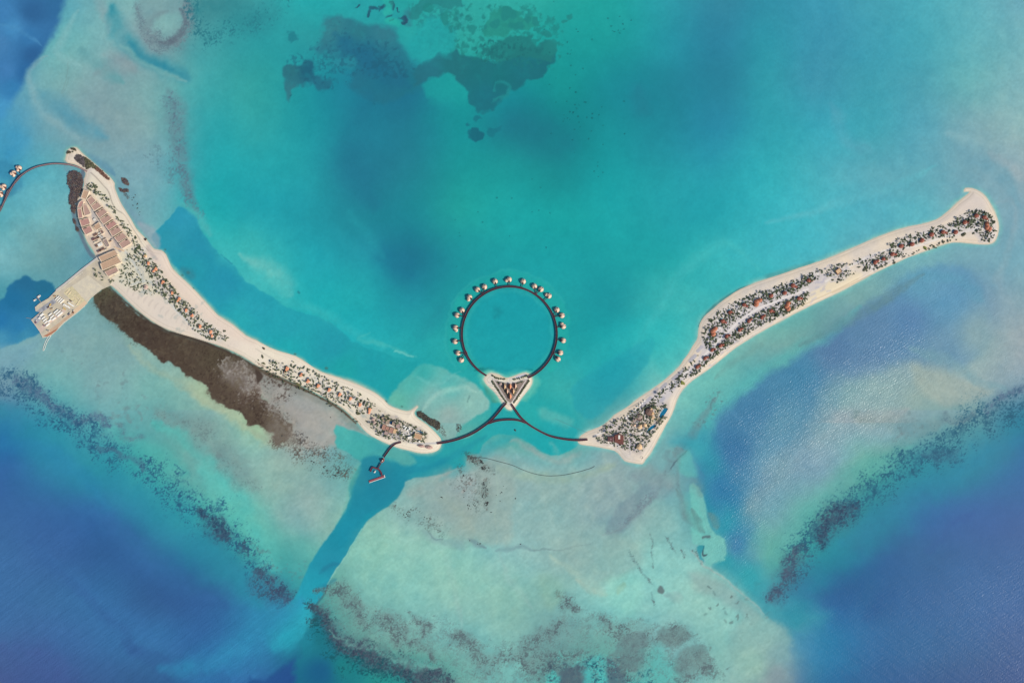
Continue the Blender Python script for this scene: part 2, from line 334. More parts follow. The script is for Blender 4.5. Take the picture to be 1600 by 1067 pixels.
F.poly([(756,40),(775,22),(800,15),(812,30),(835,25),(846,32),(840,44),(822,46),(806,52),(790,60),(772,58)], (42,140,130), f=2.2, warp=2, op=0.8)
F.poly([(750,72),(764,66),(782,70),(800,58),(815,62),(828,56),(842,68),(864,76),(858,92),(840,88),(815,92),(790,96),(765,92),(754,82)], (38,122,122), f=2.2, warp=2.5, op=0.85, tex=.2)
F.speck([(748,70),(790,60),(830,66),(868,78),(840,90),(800,96),(750,92)], 0, (34,108,112), dens=.45, sc=5, poly=True, op=.8)
F.stroke([(776,145),(790,134),(800,142),(792,156),(775,156)], [3,3,3,4,3], (38,138,142), f=1.2, op=0.7)
F.poly([(660,132),(672,123),(692,120),(710,126),(722,140),(730,158),(722,175),(700,172),(675,165),(662,150)], (32,156,156), f=3.5, warp=1, op=0.75, fade=(690,145,690,172))
for (x, y, r) in [(731,26,7),(738,44,6),(714,35,4),(717,45,4.5),(709,63,4),(718,72,5),(729,67,4.5),(739,74,4),(757,20,3),(760,38,5),(777,38,8),(795,25,9),(838,33,9),(850,55,7),(856,76,9),(885,29,6),(877,35,4),(692,30,8),(703,48,5),(665,14,7),(767,12,3),(755,56,4),(805,45,8),(820,30,7)]:
    F.poly([(x+r*math.cos(t)*rnd.uniform(.8,1.15), y+r*math.sin(t)*rnd.uniform(.8,1.2)) for t in np.arange(0, 6.2, .9)], (38,130,128), f=1.6, warp=1, op=0.75)
for (x, y, r, k) in [(745,184,6,.45),(738,213,10,.75),(729,198,2.4,.6),(762,211,9,.35),(775,207,6,.25),(455,56,8,.4),(584,160,2,.5),(449,94,1.8,.7),(458,153,1.5,.9)]:
    F.poly([(x+r*math.cos(t)*rnd.uniform(.8,1.2), y+r*math.sin(t)*rnd.uniform(.8,1.2)) for t in np.arange(0, 6.2, .9)], (30,95,115), f=1.8, warp=1.4, op=k)
for (x, y, r) in [(580,12,3),(606,24,3),(612,34,2),(590,7,2),(562,14,1.6)]:
    F.stroke([(x-r, y+r*.4), (x, y), (x+r, y-r*.6)], r*0.8, (45,80,95), op=0.7)
for a in ([(574,24),(580,13),(586,11)],[(589,14),(593,5),(598,2)],[(607,-2),(612,4),(614,12)],[(620,8),(622,14)],[(605,25),(608,23)],[(624,28),(630,26),(634,32),(628,35)],[(563,15),(565,13)]):
    F.stroke(a, [2.4]*len(a), (38,52,82), f=.8, warp=.3, op=0.85)
F.stroke([(636,10),(634,24),(640,34)], [4,5,6], (60,95,120), f=1.5, op=.4)
F.stroke([(555,-10),(575,8),(600,18),(625,28)], [14,14,12,10], (42,150,160), f=1.4, op=.4)
F.stroke([(598,-10),(606,8),(600,20)], [8,7,5], (50,180,165), f=1, op=.6)
F.stroke([(605,30),(615,38),(622,36)], [5,6,4], (48,185,165), f=1, op=.6)
F.wav = 1.0
# soft dark bodies inside the lagoon
F.stroke([(575,150),(560,200),(545,245),(560,280),(585,320)], [16,20,24,20,18], (36,112,140), f=1.9, op=0.35)
F.stroke([(600,390),(615,415),(640,430)], [16,16,14], (30,112,142), f=1.6, op=0.5)
F.stroke([(690,480),(660,520)], [22,20], (36,135,150), f=1.6, op=0.35)
F.stroke([(800,195),(850,210),(890,230)], [22,28,20], (32,118,135), f=1.6, op=0.45)
F.stroke([(995,140),(1002,165),(1010,180)], [12,14,10], (38,120,140), f=1.6, op=0.4)
F.stroke([(545,330),(560,350),(600,400)], [8,8,8], (45,165,175), f=1.5, op=0.3)
for x, y in [(880+rnd.gauss(0,26)+i*1.2, 25+i*7+rnd.gauss(0,14)) for i in range(36)]+[(rnd.gauss(760,60), rnd.gauss(330,50)) for _ in range(16)]+[(rnd.gauss(905,25), rnd.gauss(185,14)) for _ in range(22)]+[(rnd.gauss(965,10), rnd.gauss(40,14)) for _ in range(14)]:
    F.stroke([(x-.3, y), (x+.4, y+.2)], rnd.uniform(.5, 1.0), (24,85,92), f=1.2, warp=0, op=0.75, smooth=False)
# ---- right: light bars
F.stroke([(1200,430),(1140,380),(1100,400),(1060,430),(1030,480),(1000,530),(985,548)], [1,6,7,7,7,6,4], (75,188,188), f=1.6, op=0.45, tex=.3)
F.stroke([(1200,352),(1300,322),(1400,290),(1460,262)], [5,6,6,5], (100,185,195), f=1.5, op=0.5, tex=.2)
F.stroke([(1480,208),(1505,216),(1530,232)], [8,9,6], (135,180,188), f=1.4, op=0.6)
F.stroke([(1495,232),(1525,245),(1555,265),(1575,290),(1590,320)], [12,14,12,9,8], (105,158,175), f=1.2, op=0.5)
F.stroke([(1545,240),(1580,262),(1605,280)], [7,8,8], (155,172,178), f=1.5, op=0.55)
F.stroke([(1360,235),(1320,215),(1300,165)], [10,10,8], (105,165,185), f=1.7, op=0.3)
F.stroke([(1480,360),(1580,310),(1575,400),(1560,440),(1590,500)], [1,3,4,6,6], (140,165,175), f=1.7, op=0.4)
# ---- right bay: shallow weed, then ruffled deep water
F.poly([(1440,420),(1500,415),(1530,440),(1545,490),(1540,540),(1500,575),(1430,560),(1380,580),(1320,600),(1300,650),(1260,690),(1200,760),(1180,830),(1130,830),(1112,780),(1108,700),(1130,640),(1190,590),(1260,545),(1320,505),(1390,450)],
       [(1440,440,(98,155,182)),(1480,470,(95,150,182)),(1360,510,(92,130,168)),(1420,500,(88,130,172)),(1300,550,(85,120,165)),(1250,580,(68,125,168)),(1180,640,(68,120,165)),(1220,670,(92,140,172)),(1200,720,(98,145,175)),(1150,700,(58,112,160)),(1140,780,(58,125,168)),(1180,800,(110,155,170)),(1470,550,(105,145,172)),(1350,580,(95,130,170)),(1530,520,(135,165,172))], f=10, warp=3, warp2=4, op=0.9)
F.stroke([(1420,430),(1500,440),(1530,470)], [5,8,10], (92,158,180), f=1.6, op=.4)
F.poly([(1290,610),(1330,585),(1400,570),(1430,580),(1400,640),(1340,670),(1290,700),(1240,740),(1190,790),(1170,790),(1200,730),(1260,680)], [(1320,620,(130,165,175)),(1380,610,(140,168,175)),(1320,660,(150,160,172)),(1250,710,(148,160,172)),(1210,750,(140,158,170))], f=22, warp2=10, op=0.6)
F.poly([(1425,568),(1460,582),(1510,595),(1550,608),(1530,625),(1480,632),(1440,612)], (158,172,166), f=7, warp2=3, op=0.7)
F.stroke([(1425,545),(1480,565),(1530,595),(1580,612)], [7,8,6,5], (118,158,168), f=1.3, op=0.6)
F.stroke([(1340,655),(1380,652),(1420,640)], [8,10,6], (165,165,170), f=1.6, op=.4)
F.poly([(1255,565),(1300,555),(1300,575),(1250,590),(1215,605)], (90,180,175), f=10, op=.0)
F.stroke([(1345,480),(1300,520),(1250,545),(1200,570),(1160,605),(1120,650),(1105,700)], [6,8,9,9,9,9,6], (92,178,180), f=1.5, op=0.55)
F.stroke([(1440,430),(1410,448),(1380,468),(1345,492),(1300,515),(1250,540)], [4,6,7,7,6,5], (98,135,145), f=1.3, op=0.65, tex=0.6)
F.stroke([(1190,540),(1150,562),(1120,590)], [4,5,4], (108,150,150), f=1.4, op=0.4, tex=.6)
F.stroke([(1115,622),(1098,652),(1075,690),(1050,725),(1040,740)], [5,7,8,7,5], (112,138,146), f=1.2, op=0.7, tex=0.7, ts=5)
F.stroke([(1048,705),(1042,712),(1050,722)], [3,4,2], (100,125,135), f=1, op=0.5, tex=.5)
F.speck([(1120,620),(1090,670),(1060,720),(1040,745)], [14,14,12,10], (95,125,135), dens=.36, sc=3, op=.7)
F.stroke([(1072,705),(1060,718),(1048,732)], [1,1.2,1], (80,105,115), op=.7)
# ---- the lagoon side of the left island: dredged bed
F.poly([(238,374),(262,345),(279,322),(300,333),(320,364),(345,398),(362,412),(384,440),(408,456),(430,468),(462,486),(500,496),(520,504),(542,520),(552,532),(580,546),(612,556),(640,566),(652,560),(648,580),(625,600),(608,625),(585,612),(540,590),(480,570),(430,555),(400,540),(340,490),(290,440),(260,400)],
       [(280,340,(48,152,178)),(262,375,(48,150,170)),(310,380,(42,146,170)),(300,420,(40,152,170)),(350,440,(40,148,172)),(400,480,(42,160,176)),(380,500,(42,166,176)),(450,510,(40,162,175)),(450,545,(36,168,175)),(520,540,(38,155,170)),(580,570,(34,158,168)),(540,575,(34,162,165)),(620,580,(34,160,165))], f=1.6, warp=1.3, smooth=False)
F.stroke([(310,335),(345,385),(368,408),(410,445),(450,470),(500,488),(545,512),(600,545)], [9,14,13,9,7,7,7,5], (62,180,182), f=1.6, op=0.5)
F.stroke([(372,395),(395,408),(420,420),(440,440),(452,458)], [5,9,14,15,9], (105,192,186), f=1.4, op=0.85)
F.stroke([(285,318),(305,332),(330,365)], [4,6,6], (85,178,178), f=1.5, op=0.6)
F.stroke([(465,455),(467,458)], 1.6, (40,130,140), op=.8, smooth=False)
F.stroke([(362,412),(345,396)], .8, (32,120,150), op=.5, smooth=False)
F.stroke([(576,521),(560,530),(600,541),(650,556)], [2,2.5,2.5,2], (80,185,180), f=1.3, op=0.5)
F.stroke([(615,549),(630,553),(645,556)], [1.2,1.8,1.2], (130,205,195), f=1.3, op=0.6)
F.poly([(606,627),(620,605),(640,585),(655,570),(685,572),(720,590),(745,602),(762,625),(760,640),(735,655),(722,665),(715,678),(700,690),(685,680),(660,655),(645,642),(622,640)], [(640,600,(82,178,170)),(660,580,(62,172,168)),(620,628,(98,182,165)),(700,600,(92,180,175)),(740,625,(140,190,180)),(700,650,(150,178,172)),(680,620,(128,185,178)),(700,680,(150,180,170)),(665,640,(125,175,170))], f=3, warp=1.6)
F.stroke([(660,640),(670,625),(690,612),(720,605),(745,612)], [3,3,4,4,3], (165,208,195), f=1.5, op=0.55)
F.stroke([(650,590),(680,600),(720,580)], [3,2,2], (120,195,188), f=1.6, op=0.4, tex=.5)
F.stroke([(735,618),(733,626)], [1.4,1], (90,130,130), op=.5, smooth=False)
F.stroke([(757,598),(765,612),(775,628),(782,640)], [3,6,6,3], (75,120,95), f=1.2, op=0.7, tex=.5)
F.stroke([(768,618),(776,632),(780,640)], [4,6,5], (62,135,120), f=1.3, op=.6)
F.poly([(750,585),(765,576),(790,581),(812,577),(832,582),(842,592),(838,606),(826,622),(812,640),(798,650),(780,638),(762,612),(752,598)], (98,190,172), f=5, op=0.75)
F.stroke([(742,580),(760,577),(782,577),(795,580),(812,576),(832,579)], [2,3,2,2,2,3], (22,110,112), f=1.5, op=0.6, tex=.4)
# ring basin
th = np.arange(-35, 216, 6)
F.stroke([(796+86*math.cos(R(a)), 522-86*math.sin(R(a))) for a in range(-40, 222, 8)], [12]*len(range(-40, 222, 8)), (40,175,165), f=.35, op=.5)
F.stroke([(796+68*math.cos(R(a)), 522-68*math.sin(R(a))) for a in range(-40, 222, 8)], [2.6]*len(range(-40, 222, 8)), (58,182,185), f=1.5, op=.45, tex=.6, ts=8)
F.poly([(796+66*math.cos(R(a)), 522-66*math.sin(R(a))) for a in range(0, 360, 20)], (28,158,168), f=6, op=.75)
F.stroke([(796+99*math.cos(R(a)), 522-99*math.sin(R(a))) for a in range(30, 222, 8)], [1.6]*len(range(30, 222, 8)), (70,190,180), f=1.9, op=.22, tex=.5, ts=8)
F.stroke([(772,480),(780,485),(775,495)], [5,6,4], (26,130,140), f=1.6, op=.4, tex=.5)
# ---- left bay and harbour
F.poly([(-60,500),(0,474),(14,452),(26,440),(42,433),(56,440),(68,439),(80,442),(86,450),(92,462),(78,480),(62,500),(66,520),(52,528),(30,535),(0,545),(-80,570)], [(40,440,(42,108,145)),(20,470,(38,112,155)),(70,450,(42,110,142)),(0,500,(42,118,168)),(30,510,(48,125,170)),(40,525,(62,138,170)),(0,530,(70,145,178)),(75,465,(40,115,150))], f=2.5, warp=2)
F.poly([(-60,552),(0,538),(30,540),(60,535),(40,570),(10,590),(-60,600)], (120,165,180), f=8, op=.6)
F.stroke([(20,350),(60,375),(110,390)], [14,16,14], (112,152,155), f=1.7, op=.35, tex=.4)
F.stroke([(0,312),(12,302),(20,290),(10,270)], [8,6,5,4], (52,128,160), f=1.3, op=.5)
F.stroke([(8,340),(40,310),(90,300),(120,310)], [20,24,22,14], (108,172,182), f=1.8, op=.3)
F.stroke([(180,310),(205,330),(222,350)], [7,9,8], (118,148,168), f=1.4, op=.7)
F.stroke([(180,282),(200,300),(212,318)], [6,10,8], (105,150,165), f=1.4, op=.6)
F.poly([(218,345),(240,355),(252,372),(244,392),(232,380),(222,362)], (150,165,175), f=4, op=.7)
F.stroke([(135,240),(160,258),(180,275)], [6,6,4], (85,135,165), f=1.4, op=.6)
F.wav = 1.7
# ---- weed mat on the flat behind the left beach
F.poly([(150,440),(260,505),(400,560),(520,620),(575,672),(560,690),(500,700),(430,700),(360,660),(280,600),(200,540),(140,480)], [(150,480,(110,150,150)),(250,560,(140,178,168)),(330,620,(165,185,155)),(390,670,(168,195,160)),(470,640,(165,165,160)),(520,660,(160,170,162)),(450,600,(150,148,145)),(550,680,(160,172,162))], f=9, warp2=4, op=0.85)
MUD = [(171,447),(182,457),(196,470),(212,484),(236,502),(262,516),(300,526),(340,541),(372,556),(400,572),(412,588),(402,600),(408,622),(425,640),(440,655),(456,668),(456,682),(446,690),(434,698),(428,692),(428,680),(415,668),(402,660),(388,664),(384,652),(368,642),(352,634),(334,622),(322,606),(306,592),(286,580),(268,570),(252,562),(236,548),(216,538),(200,528),(184,512),(168,500),(154,488),(146,474),(144,464),(156,454)]
F.poly(MUD, [(170,455,(82,84,66)),(180,475,(70,62,58)),(230,520,(72,60,55)),(280,540,(76,64,56)),(260,560,(70,56,52)),(340,560,(78,70,58)),(330,600,(80,66,60)),(375,575,(98,88,78)),(390,610,(98,82,76)),(380,650,(78,64,58)),(430,680,(86,74,66))], f=1.4, warp=2.4, tex=.12, ts=3)
F.poly(MUD, (92,80,66), f=5, warp=2, op=.4, tex=.9, ts=22)
F.speck(MUD, 0, (58,46,42), dens=.38, sc=2.2, poly=True, op=.6)
F.poly([(345,575),(365,570),(390,585),(400,600),(385,615),(365,605),(350,592)], (150,142,138), f=8, warp=4, warp2=5, op=.6, tex=.8, ts=4)
F.poly([(398,575),(425,590),(455,625),(480,650),(470,672),(455,660),(430,640),(408,618),(400,598)], (148,145,140), f=6, warp=4, warp2=4, op=.75, tex=.5, ts=5)
F.poly([(398,570),(420,580),(440,590),(470,606),(500,620),(530,634),(555,652),(565,668),(558,672),(540,655),(510,640),(470,622),(440,606),(415,596)], (128,118,108), f=4, warp=2, warp2=2.5, op=.35, tex=.6)
F.stroke([(398,570),(420,580),(440,590),(470,605),(500,619),(530,635),(552,652)], [3,2.6,2.2,2.0,1.8,1.8,1.6], (84,70,60), f=1.0, warp=.5, op=.9, tex=.35)
F.poly([(430,610),(470,622),(510,640),(545,660),(560,680),(520,668),(525,690),(480,700),(455,680),(470,660),(445,640)], (165,163,158), f=7, warp2=3, op=.75, tex=.12)
F.speck([(400,590),(425,600),(450,612),(420,640),(440,660)], [14,18,12,18,16], (78,66,60), dens=.46, sc=2.4, op=.85)
F.speck([(350,575),(375,572),(395,590),(400,610),(380,618),(430,640),(445,665)], [16,18,16,14,14,14,10], (160,154,148), dens=.5, sc=3.0, op=.75, seed=133)
F.speck([(435,690),(450,690),(440,670)], [14,12,14], (74,64,58), dens=.5, sc=2.0, op=.85)
F.speck([(450,675),(470,685),(490,700),(515,720),(535,735),(545,720)], [12,16,18,20,16,14], (62,60,62), dens=.33, sc=2.0, op=.85)
F.stroke([(200,540),(240,575),(290,605),(340,635),(390,670),(420,690)], [4,5,6,6,6,5], (165,180,155), f=1.6, op=.55)
F.wav = 2.0
F.speck([(395,600),(420,625),(450,665),(470,690),(500,705)], [16,16,18,18,14], (165,160,152), dens=.5, sc=2.6, op=.7, seed=233)
F.speck([(440,690),(470,700),(500,712),(530,728),(548,742)], [16,18,18,16,12], (88,80,74), dens=.46, sc=2.0, op=.85, seed=239)
F.poly([(418,650),(440,655),(462,675),(458,695),(430,700),(420,680)], (140,132,122), f=9, warp=3, op=.6, tex=.8, ts=5)
F.speck(MUD, 0, (104,92,76), dens=.40, sc=4.5, poly=True, op=.5, seed=251)
# ---- the left outer flat and reef
F.stroke([(245,640),(290,665),(330,690),(370,730),(400,760)], [14,18,20,20,16], (118,142,142), f=1.5, op=.55, tex=.6, ts=6)
F.speck([(245,645),(290,670),(330,700),(370,745),(400,770)], [16,18,20,20,16], (95,118,122), dens=.36, sc=2.2, op=.55)
F.speck([(110,560),(150,590),(200,610),(220,640),(180,650)], [20,30,30,26,24], (110,135,140), dens=.36, sc=8, op=.55)
F.stroke([(240,660),(290,690),(330,730),(370,790),(400,830)], [8,10,12,14,12], (78,188,178), f=1.8, op=.5)
F.stroke([(150,668),(190,680),(240,700),(290,740)], [5,8,10,12], (75,178,172), f=1.7, op=.45)
F.core([(24,592),(40,598),(62,618),(84,636),(104,644),(122,655)], [5,7,9,9,9,8], (88,108,138), op=.8)
F.core([(115,655),(140,655),(162,662),(170,672)], [8,8,8,5], (90,112,138), op=.75)
F.core([(182,664),(192,675),(205,682),(225,678)], [6,6,7,5], (98,125,140), op=.5)
F.stroke([(0,640),(60,680),(140,720),(220,770),(300,830),(360,890),(410,945)], [26,30,32,32,30,26,20], (46,140,162), f=1.9, op=.55)
F.stroke([(320,735),(375,800),(425,880)], [22,28,24], (95,190,182), f=1.9, op=.6)
F.speck([(0,605),(30,600),(60,625),(95,655),(120,668),(150,690),(180,712),(215,722),(255,745),(290,780),(325,805),(355,825),(385,855),(400,885)], [20,22,26,26,24,22,22,24,28,30,30,28,26,20], (42,88,120), dens=.54, sc=2.2, op=.85)
F.stroke([(150,700),(190,708),(215,715),(222,730)], [4,5,6,5], (72,100,128), f=1, warp=.3, op=.6, tex=.5)
F.core([(308,798),(330,815),(348,832),(352,842)], [9,15,15,9], (62,82,106), op=1.0)
F.core([(396,885),(408,905),(425,922),(445,934),(458,930)], [8,14,16,16,10], (74,84,108), op=1.0)
F.speck([(385,850),(400,900),(420,925),(450,930)], [16,16,14,14], (60,85,108), dens=.42, sc=2.4, op=.8)
F.speck([(395,850),(430,880),(455,890),(470,905)], [12,20,20,14], (92,130,135), dens=.36, sc=5, op=.6)
F.stroke([(0,690),(60,700),(120,740),(170,790)], [10,12,12,10], (48,130,175), f=1.8, op=.35)
F.stroke([(150,820),(200,850),(240,890),(280,920),(350,950)], [24,30,30,26,16], (50,88,145), f=1.8, op=.35)
F.stroke([(50,850),(110,910),(180,980),(240,1040),(270,1070)], [8,8,9,9,8], (54,90,145), f=1.9, op=0.35)
F.stroke([(150,800),(230,880),(330,940)], [12,14,12], (60,112,168), f=1.9, op=.3)
F.stroke([(190,1000),(300,1045),(360,1060)], [6,7,6], (52,90,145), f=1.8, op=.35)
F.stroke([(60,860),(140,925),(210,975),(280,1010)], [12,12,12,12], (62,116,172), f=1.8, op=.3)
F.stroke([(0,1010),(60,1030),(110,1067)], [20,24,20], (74,90,150), f=1.7, op=.35)
F.wav = 1.0
# ---- the channel
F.wav = .35
CHN = [(690,690),(712,688),(735,682),(757,668),(765,652),(768,630),(815,625),(860,640),(900,670),(906,692),(900,697),(888,705),(874,711),(862,711),(846,705),(832,695),(816,686),(800,680),(780,678),(768,682),(755,695),(750,708),(734,712),(729,722),(728,728),(712,733),(690,740),(668,744),(645,747),(634,753),(630,764),(622,778),(606,792),(586,803),(572,815),(564,828),(552,848),(540,868),(524,893),(512,912),(504,934),(490,952),(484,975),(474,1000),(440,1000),(420,990),(440,950),(462,930),(474,905),(484,880),(496,862),(508,845),(522,826),(532,806),(541,793),(546,778),(544,762),(548,750),(556,736),(565,722),(555,716),(542,706),(526,700),(523,690),(526,680),(522,671),(526,663),(540,668),(558,674),(575,682),(600,692),(640,705),(665,710)]
F.poly(CHN, [(700,710,(44,160,165)),(740,690,(46,165,165)),(790,668,(42,165,170)),(850,690,(34,165,170)),(890,690,(40,165,170)),(820,650,(42,170,168)),(650,730,(40,150,165)),(690,725,(36,148,162)),(600,720,(75,170,168)),(560,700,(72,172,168)),(535,680,(80,178,172)),(560,750,(80,160,155)),(590,745,(36,130,152)),(580,770,(34,130,152)),(620,750,(32,130,155)),(570,800,(32,145,165)),(540,840,(32,140,162)),(520,880,(38,142,165)),(500,920,(38,155,175)),(475,960,(48,165,185)),(455,985,(45,150,185))], f=1.8, warp=1.0, smooth=False, fade=(492,930,455,1005))
F.poly([(566,718),(585,712),(612,720),(640,724),(650,730),(632,748),(628,765),(600,790),(570,805),(552,838),(535,850),(530,820),(548,790),(552,760),(562,738)], [(590,740,(36,128,152)),(570,780,(34,135,158)),(630,735,(34,138,158)),(545,830,(32,142,165))], f=4, warp2=1, op=.8)
F.poly([(612,700),(640,708),(650,722),(632,728),(615,718),(604,712)], (92,172,165), f=3.5, op=.8)
F.poly([(758,690),(790,682),(800,690),(770,705),(745,730),(700,745),(690,748),(720,728),(745,705)], (38,160,170), f=8, op=.5)
F.stroke([(640,738),(690,722),(730,700),(760,680)], [4,5,5,4], (30,130,155), f=1.6, op=.45)
F.poly([(564,724),(556,740),(548,756),(548,776),(540,796),(530,812),(524,818),(538,790),(542,766),(546,746),(556,728)], (110,180,170), f=2, op=.5)
F.stroke([(565,826),(552,848),(540,868),(524,893),(511,912)], 1.0, (150,198,180), f=1.3, op=.7)
F.stroke([(530,880),(515,885),(500,895)], [3,4,4], (40,118,145), f=1.4, op=.5)
F.stroke([(524,905),(512,912),(496,920)], [3,4,4], (40,118,145), f=1.4, op=.4)
F.stroke([(486,955),(505,932),(512,914)], [1.5,1.4,1.2], (52,100,110), f=1.2, op=.5)
F.poly([(845,635),(880,648),(895,658),(885,668),(862,660),(845,652)], (110,185,175), f=6, op=.55)
F.poly([(900,640),(894,620),(896,605),(930,575),(980,545),(1020,530),(1010,570),(960,625),(925,655)], (36,155,170), f=4, warp2=1.5, op=.55)
F.poly([(880,590),(920,545),(985,512),(1020,500),(1090,480),(1120,470),(1095,500),(1085,540),(1040,590),(1000,540),(930,580)], (48,176,178), f=10, op=.35)
F.wav = 1.0
# soft light tail where the channel meets deep water
F.stroke([(470,940),(440,968),(410,990),(370,1015),(320,1035),(250,1046)], [16,24,30,28,22,12], (52,142,182), f=1.8, op=0.7)
F.stroke([(475,950),(460,985),(430,1010)], [14,20,18], (46,168,188), f=1.8, op=0.75)
F.poly([(466,1030),(440,1045),(410,1058),(380,1068),(360,1200),(560,1200),(520,1060),(490,1030),(478,1018)], [(450,1060,(40,78,138)),(490,1060,(36,92,142)),(520,1065,(32,108,138))], f=6, warp2=2, op=.85)
F.wav = 2.0
# ---- southern flat
F.poly([(484,975),(495,960),(520,990),(560,1030),(620,1055),(660,1075),(700,1120),(560,1140),(470,1100),(468,1020)], [(500,1000,(32,115,130)),(480,1000,(36,130,150)),(540,1040,(32,125,130)),(600,1060,(42,142,138)),(500,1050,(30,95,135))], f=7, warp=3, warp2=3)
F.core([(492,950),(502,962),(516,978),(532,998),(550,1012),(572,1022),(596,1032),(625,1042),(655,1054),(690,1060),(706,1075)], [9,11,11,12,17,17,16,14,15,15,12], (74,82,98), op=1.25)
F.speck([(490,955),(520,985),(560,1020),(620,1045),(680,1062)], [22,26,28,28,24], (48,80,92), dens=.5, sc=2.4, op=.85)
F.speck([(500,985),(540,1025),(600,1055),(640,1075)], [18,22,24,20], (22,88,98), dens=.42, sc=2.4, op=.8)
F.stroke([(520,985),(556,1008),(600,1022),(650,1038),(690,1045)], [2,3,4,5,5], (130,200,185), f=1.8, op=.5, tex=.5)
for pts_, w_ in (([(500,925),(530,920),(545,935),(565,960),(575,980)],[8,14,14,12,8]), ([(590,965),(605,970),(620,985),(625,1000)],[12,16,16,10]), ([(636,958),(650,965),(665,980),(662,995)],[5,9,9,7]),
                 ([(700,1000),(720,995),(735,1020),(760,1035),(790,1030)],[8,14,16,16,14]), ([(800,1030),(830,1010),(860,985),(872,975)],[16,16,12,6]), ([(820,1040),(870,1035),(910,1020)],[18,20,12]),
                 ([(935,965),(950,970),(955,985)],[8,10,8]), ([(965,990),(990,990),(1005,1000),(990,1035),(965,1045)],[14,24,20,24,14]), ([(1030,1000),(1060,985),(1080,992)],[12,16,10]), ([(1060,1040),(1090,1030),(1100,1050)],[14,18,16]), ([(1060,1060),(1085,1055)],[10,10]),
                 ([(870,925),(890,940),(905,950)],[6,10,8]), ([(680,1030),(665,1015),(640,1005)],[8,6,6])):
    F.stroke(pts_, [w*.8 for w in w_], (112,140,140), f=1.4, op=.55, tex=.7, ts=5)
    F.speck(pts_, w_, (78,88,96), dens=.5, sc=1.9, op=.72)
F.poly([(965,1000),(985,988),(1008,985),(1012,1010),(1000,1040),(975,1045),(958,1030)], (102,128,132), f=4, warp=3, op=.6, tex=.4)
F.poly([(1030,985),(1045,975),(1075,985),(1080,1000),(1060,1008),(1040,1005)], (108,135,135), f=3, warp=3, op=.6, tex=.4)
F.poly([(1062,1020),(1095,1010),(1106,1022),(1096,1040),(1068,1056),(1054,1048)], (110,140,140), f=3, warp=3, op=.6, tex=.3)
F.poly([(880,1050),(895,1042),(915,1036),(924,1026),(920,1050),(910,1080),(870,1080)], (78,88,104), f=5, warp=4, warp2=3, op=.8, tex=.3)
F.poly([(950,1035),(962,1030),(975,1052),(975,1080),(952,1080)], (80,94,110), f=5, warp=4, warp2=3, op=.75, tex=.3)
F.poly([(920,1035),(935,1022),(948,1030),(950,1055),(945,1090),(918,1080)], (80,190,188), f=6, warp=4, warp2=3, op=.65, tex=.4)
F.speck([(870,1040),(900,1045),(925,1030),(955,1040),(980,1060)], [14,14,12,14,12], (60,84,100), dens=.46, sc=2.2, op=.8)
F.speck([(880,1030),(930,1040),(960,1030)], [14,14,14], (95,190,182), dens=.44, sc=2.6, op=.6, seed=207)
F.speck([(925,1035),(940,1050),(935,1070)], [10,12,12], (30,80,100), dens=.45, sc=2.2, op=.8)
F.poly([(1005,1040),(1015,1010),(1035,1005),(1050,1030),(1060,1060),(1030,1090),(985,1085),(1000,1060)], (85,188,180), f=14, warp2=6, op=.55)
F.poly([(858,1052),(872,1048),(880,1056),(870,1068),(856,1066)], (80,205,195), f=3, op=.6)
F.speck([(855,1050),(880,1065),(900,1070)], [8,8,8], (50,80,98), dens=.42, sc=2.4, op=.8)
F.speck([(1000,1050),(1020,1065),(990,1070)], [8,10,8], (30,80,100), dens=.4, sc=2.4, op=.8)
F.speck([(500,930),(560,935),(640,960),(700,960),(760,1000),(830,985),(900,940),(960,960),(1060,975),(1110,1020),(1100,1080),(700,1080),(600,1030),(500,970)], 0, (98,120,124), dens=.43, sc=1.7, poly=True, op=.5)
F.wav = 1.0
# flats detail, bands and tracks
F.stroke([(735,716),(748,722),(768,732)], [7,9,6], (110,118,116), f=1.6, op=.5, tex=.6); F.stroke([(759,752),(758,775),(762,795)], [5,8,6], (112,118,114), f=1.6, op=.5, tex=.6)
F.speck([(735,714),(752,728),(768,734)], [7,9,6], (62,66,68), dens=.52, sc=2.2, op=.9); F.speck([(760,748),(756,772),(760,796)], [5,7,6], (62,66,68), dens=.54, sc=2.2, op=.9)
F.speck([(715,735),(735,765),(745,800)], [16,22,14], (80,84,84), dens=.36, sc=1.8, op=.7); F.speck([(615,792),(650,808),(690,830)], [8,16,10], (80,86,86), dens=.38, sc=1.8, op=.7)
F.stroke([(800,760),(850,750),(920,770),(960,800)], [16,20,22,14], (160,176,170), f=1.9, op=.4); F.stroke([(700,735),(670,760),(640,775)], [10,14,10], (168,168,158), f=1.9, op=.5)
F.stroke([(690,780),(720,800),(740,830)], [12,14,10], (165,170,152), f=1.9, op=.4); F.stroke([(600,830),(590,870),(570,910)], [10,14,10], (150,192,168), f=1.9, op=.4)
for a_ in ([(800,700),(840,760),(870,830)],[(860,690),(905,760),(930,820)],[(940,700),(960,760),(990,800)],[(690,850),(710,910),(720,980)],[(780,860),(800,910),(830,950)]): F.stroke(a_, [3,5,3], (170,190,182), f=1.9, op=.28, tex=.4)
F.poly([(975,865),(1040,850),(1100,890),(1170,930),(1200,970),(1150,1000),(1060,960),(990,930)], (156,202,190), f=22, warp2=6, op=.5)
F.poly([(560,840),(640,830),(740,870),(760,920),(640,940),(560,930)], (152,198,180), f=22, warp2=6, op=.4)
F.poly([(1034,742),(1024,775),(1000,806),(974,830),(958,836),(944,828),(955,808),(975,785),(1002,760)], (126,144,152), f=5, warp=2, warp2=2, op=.7, tex=.35)
F.speck([(950,832),(980,815),(1008,785),(1030,750)], [6,8,8,5], (108,122,134), dens=.5, sc=2.2, op=.6)
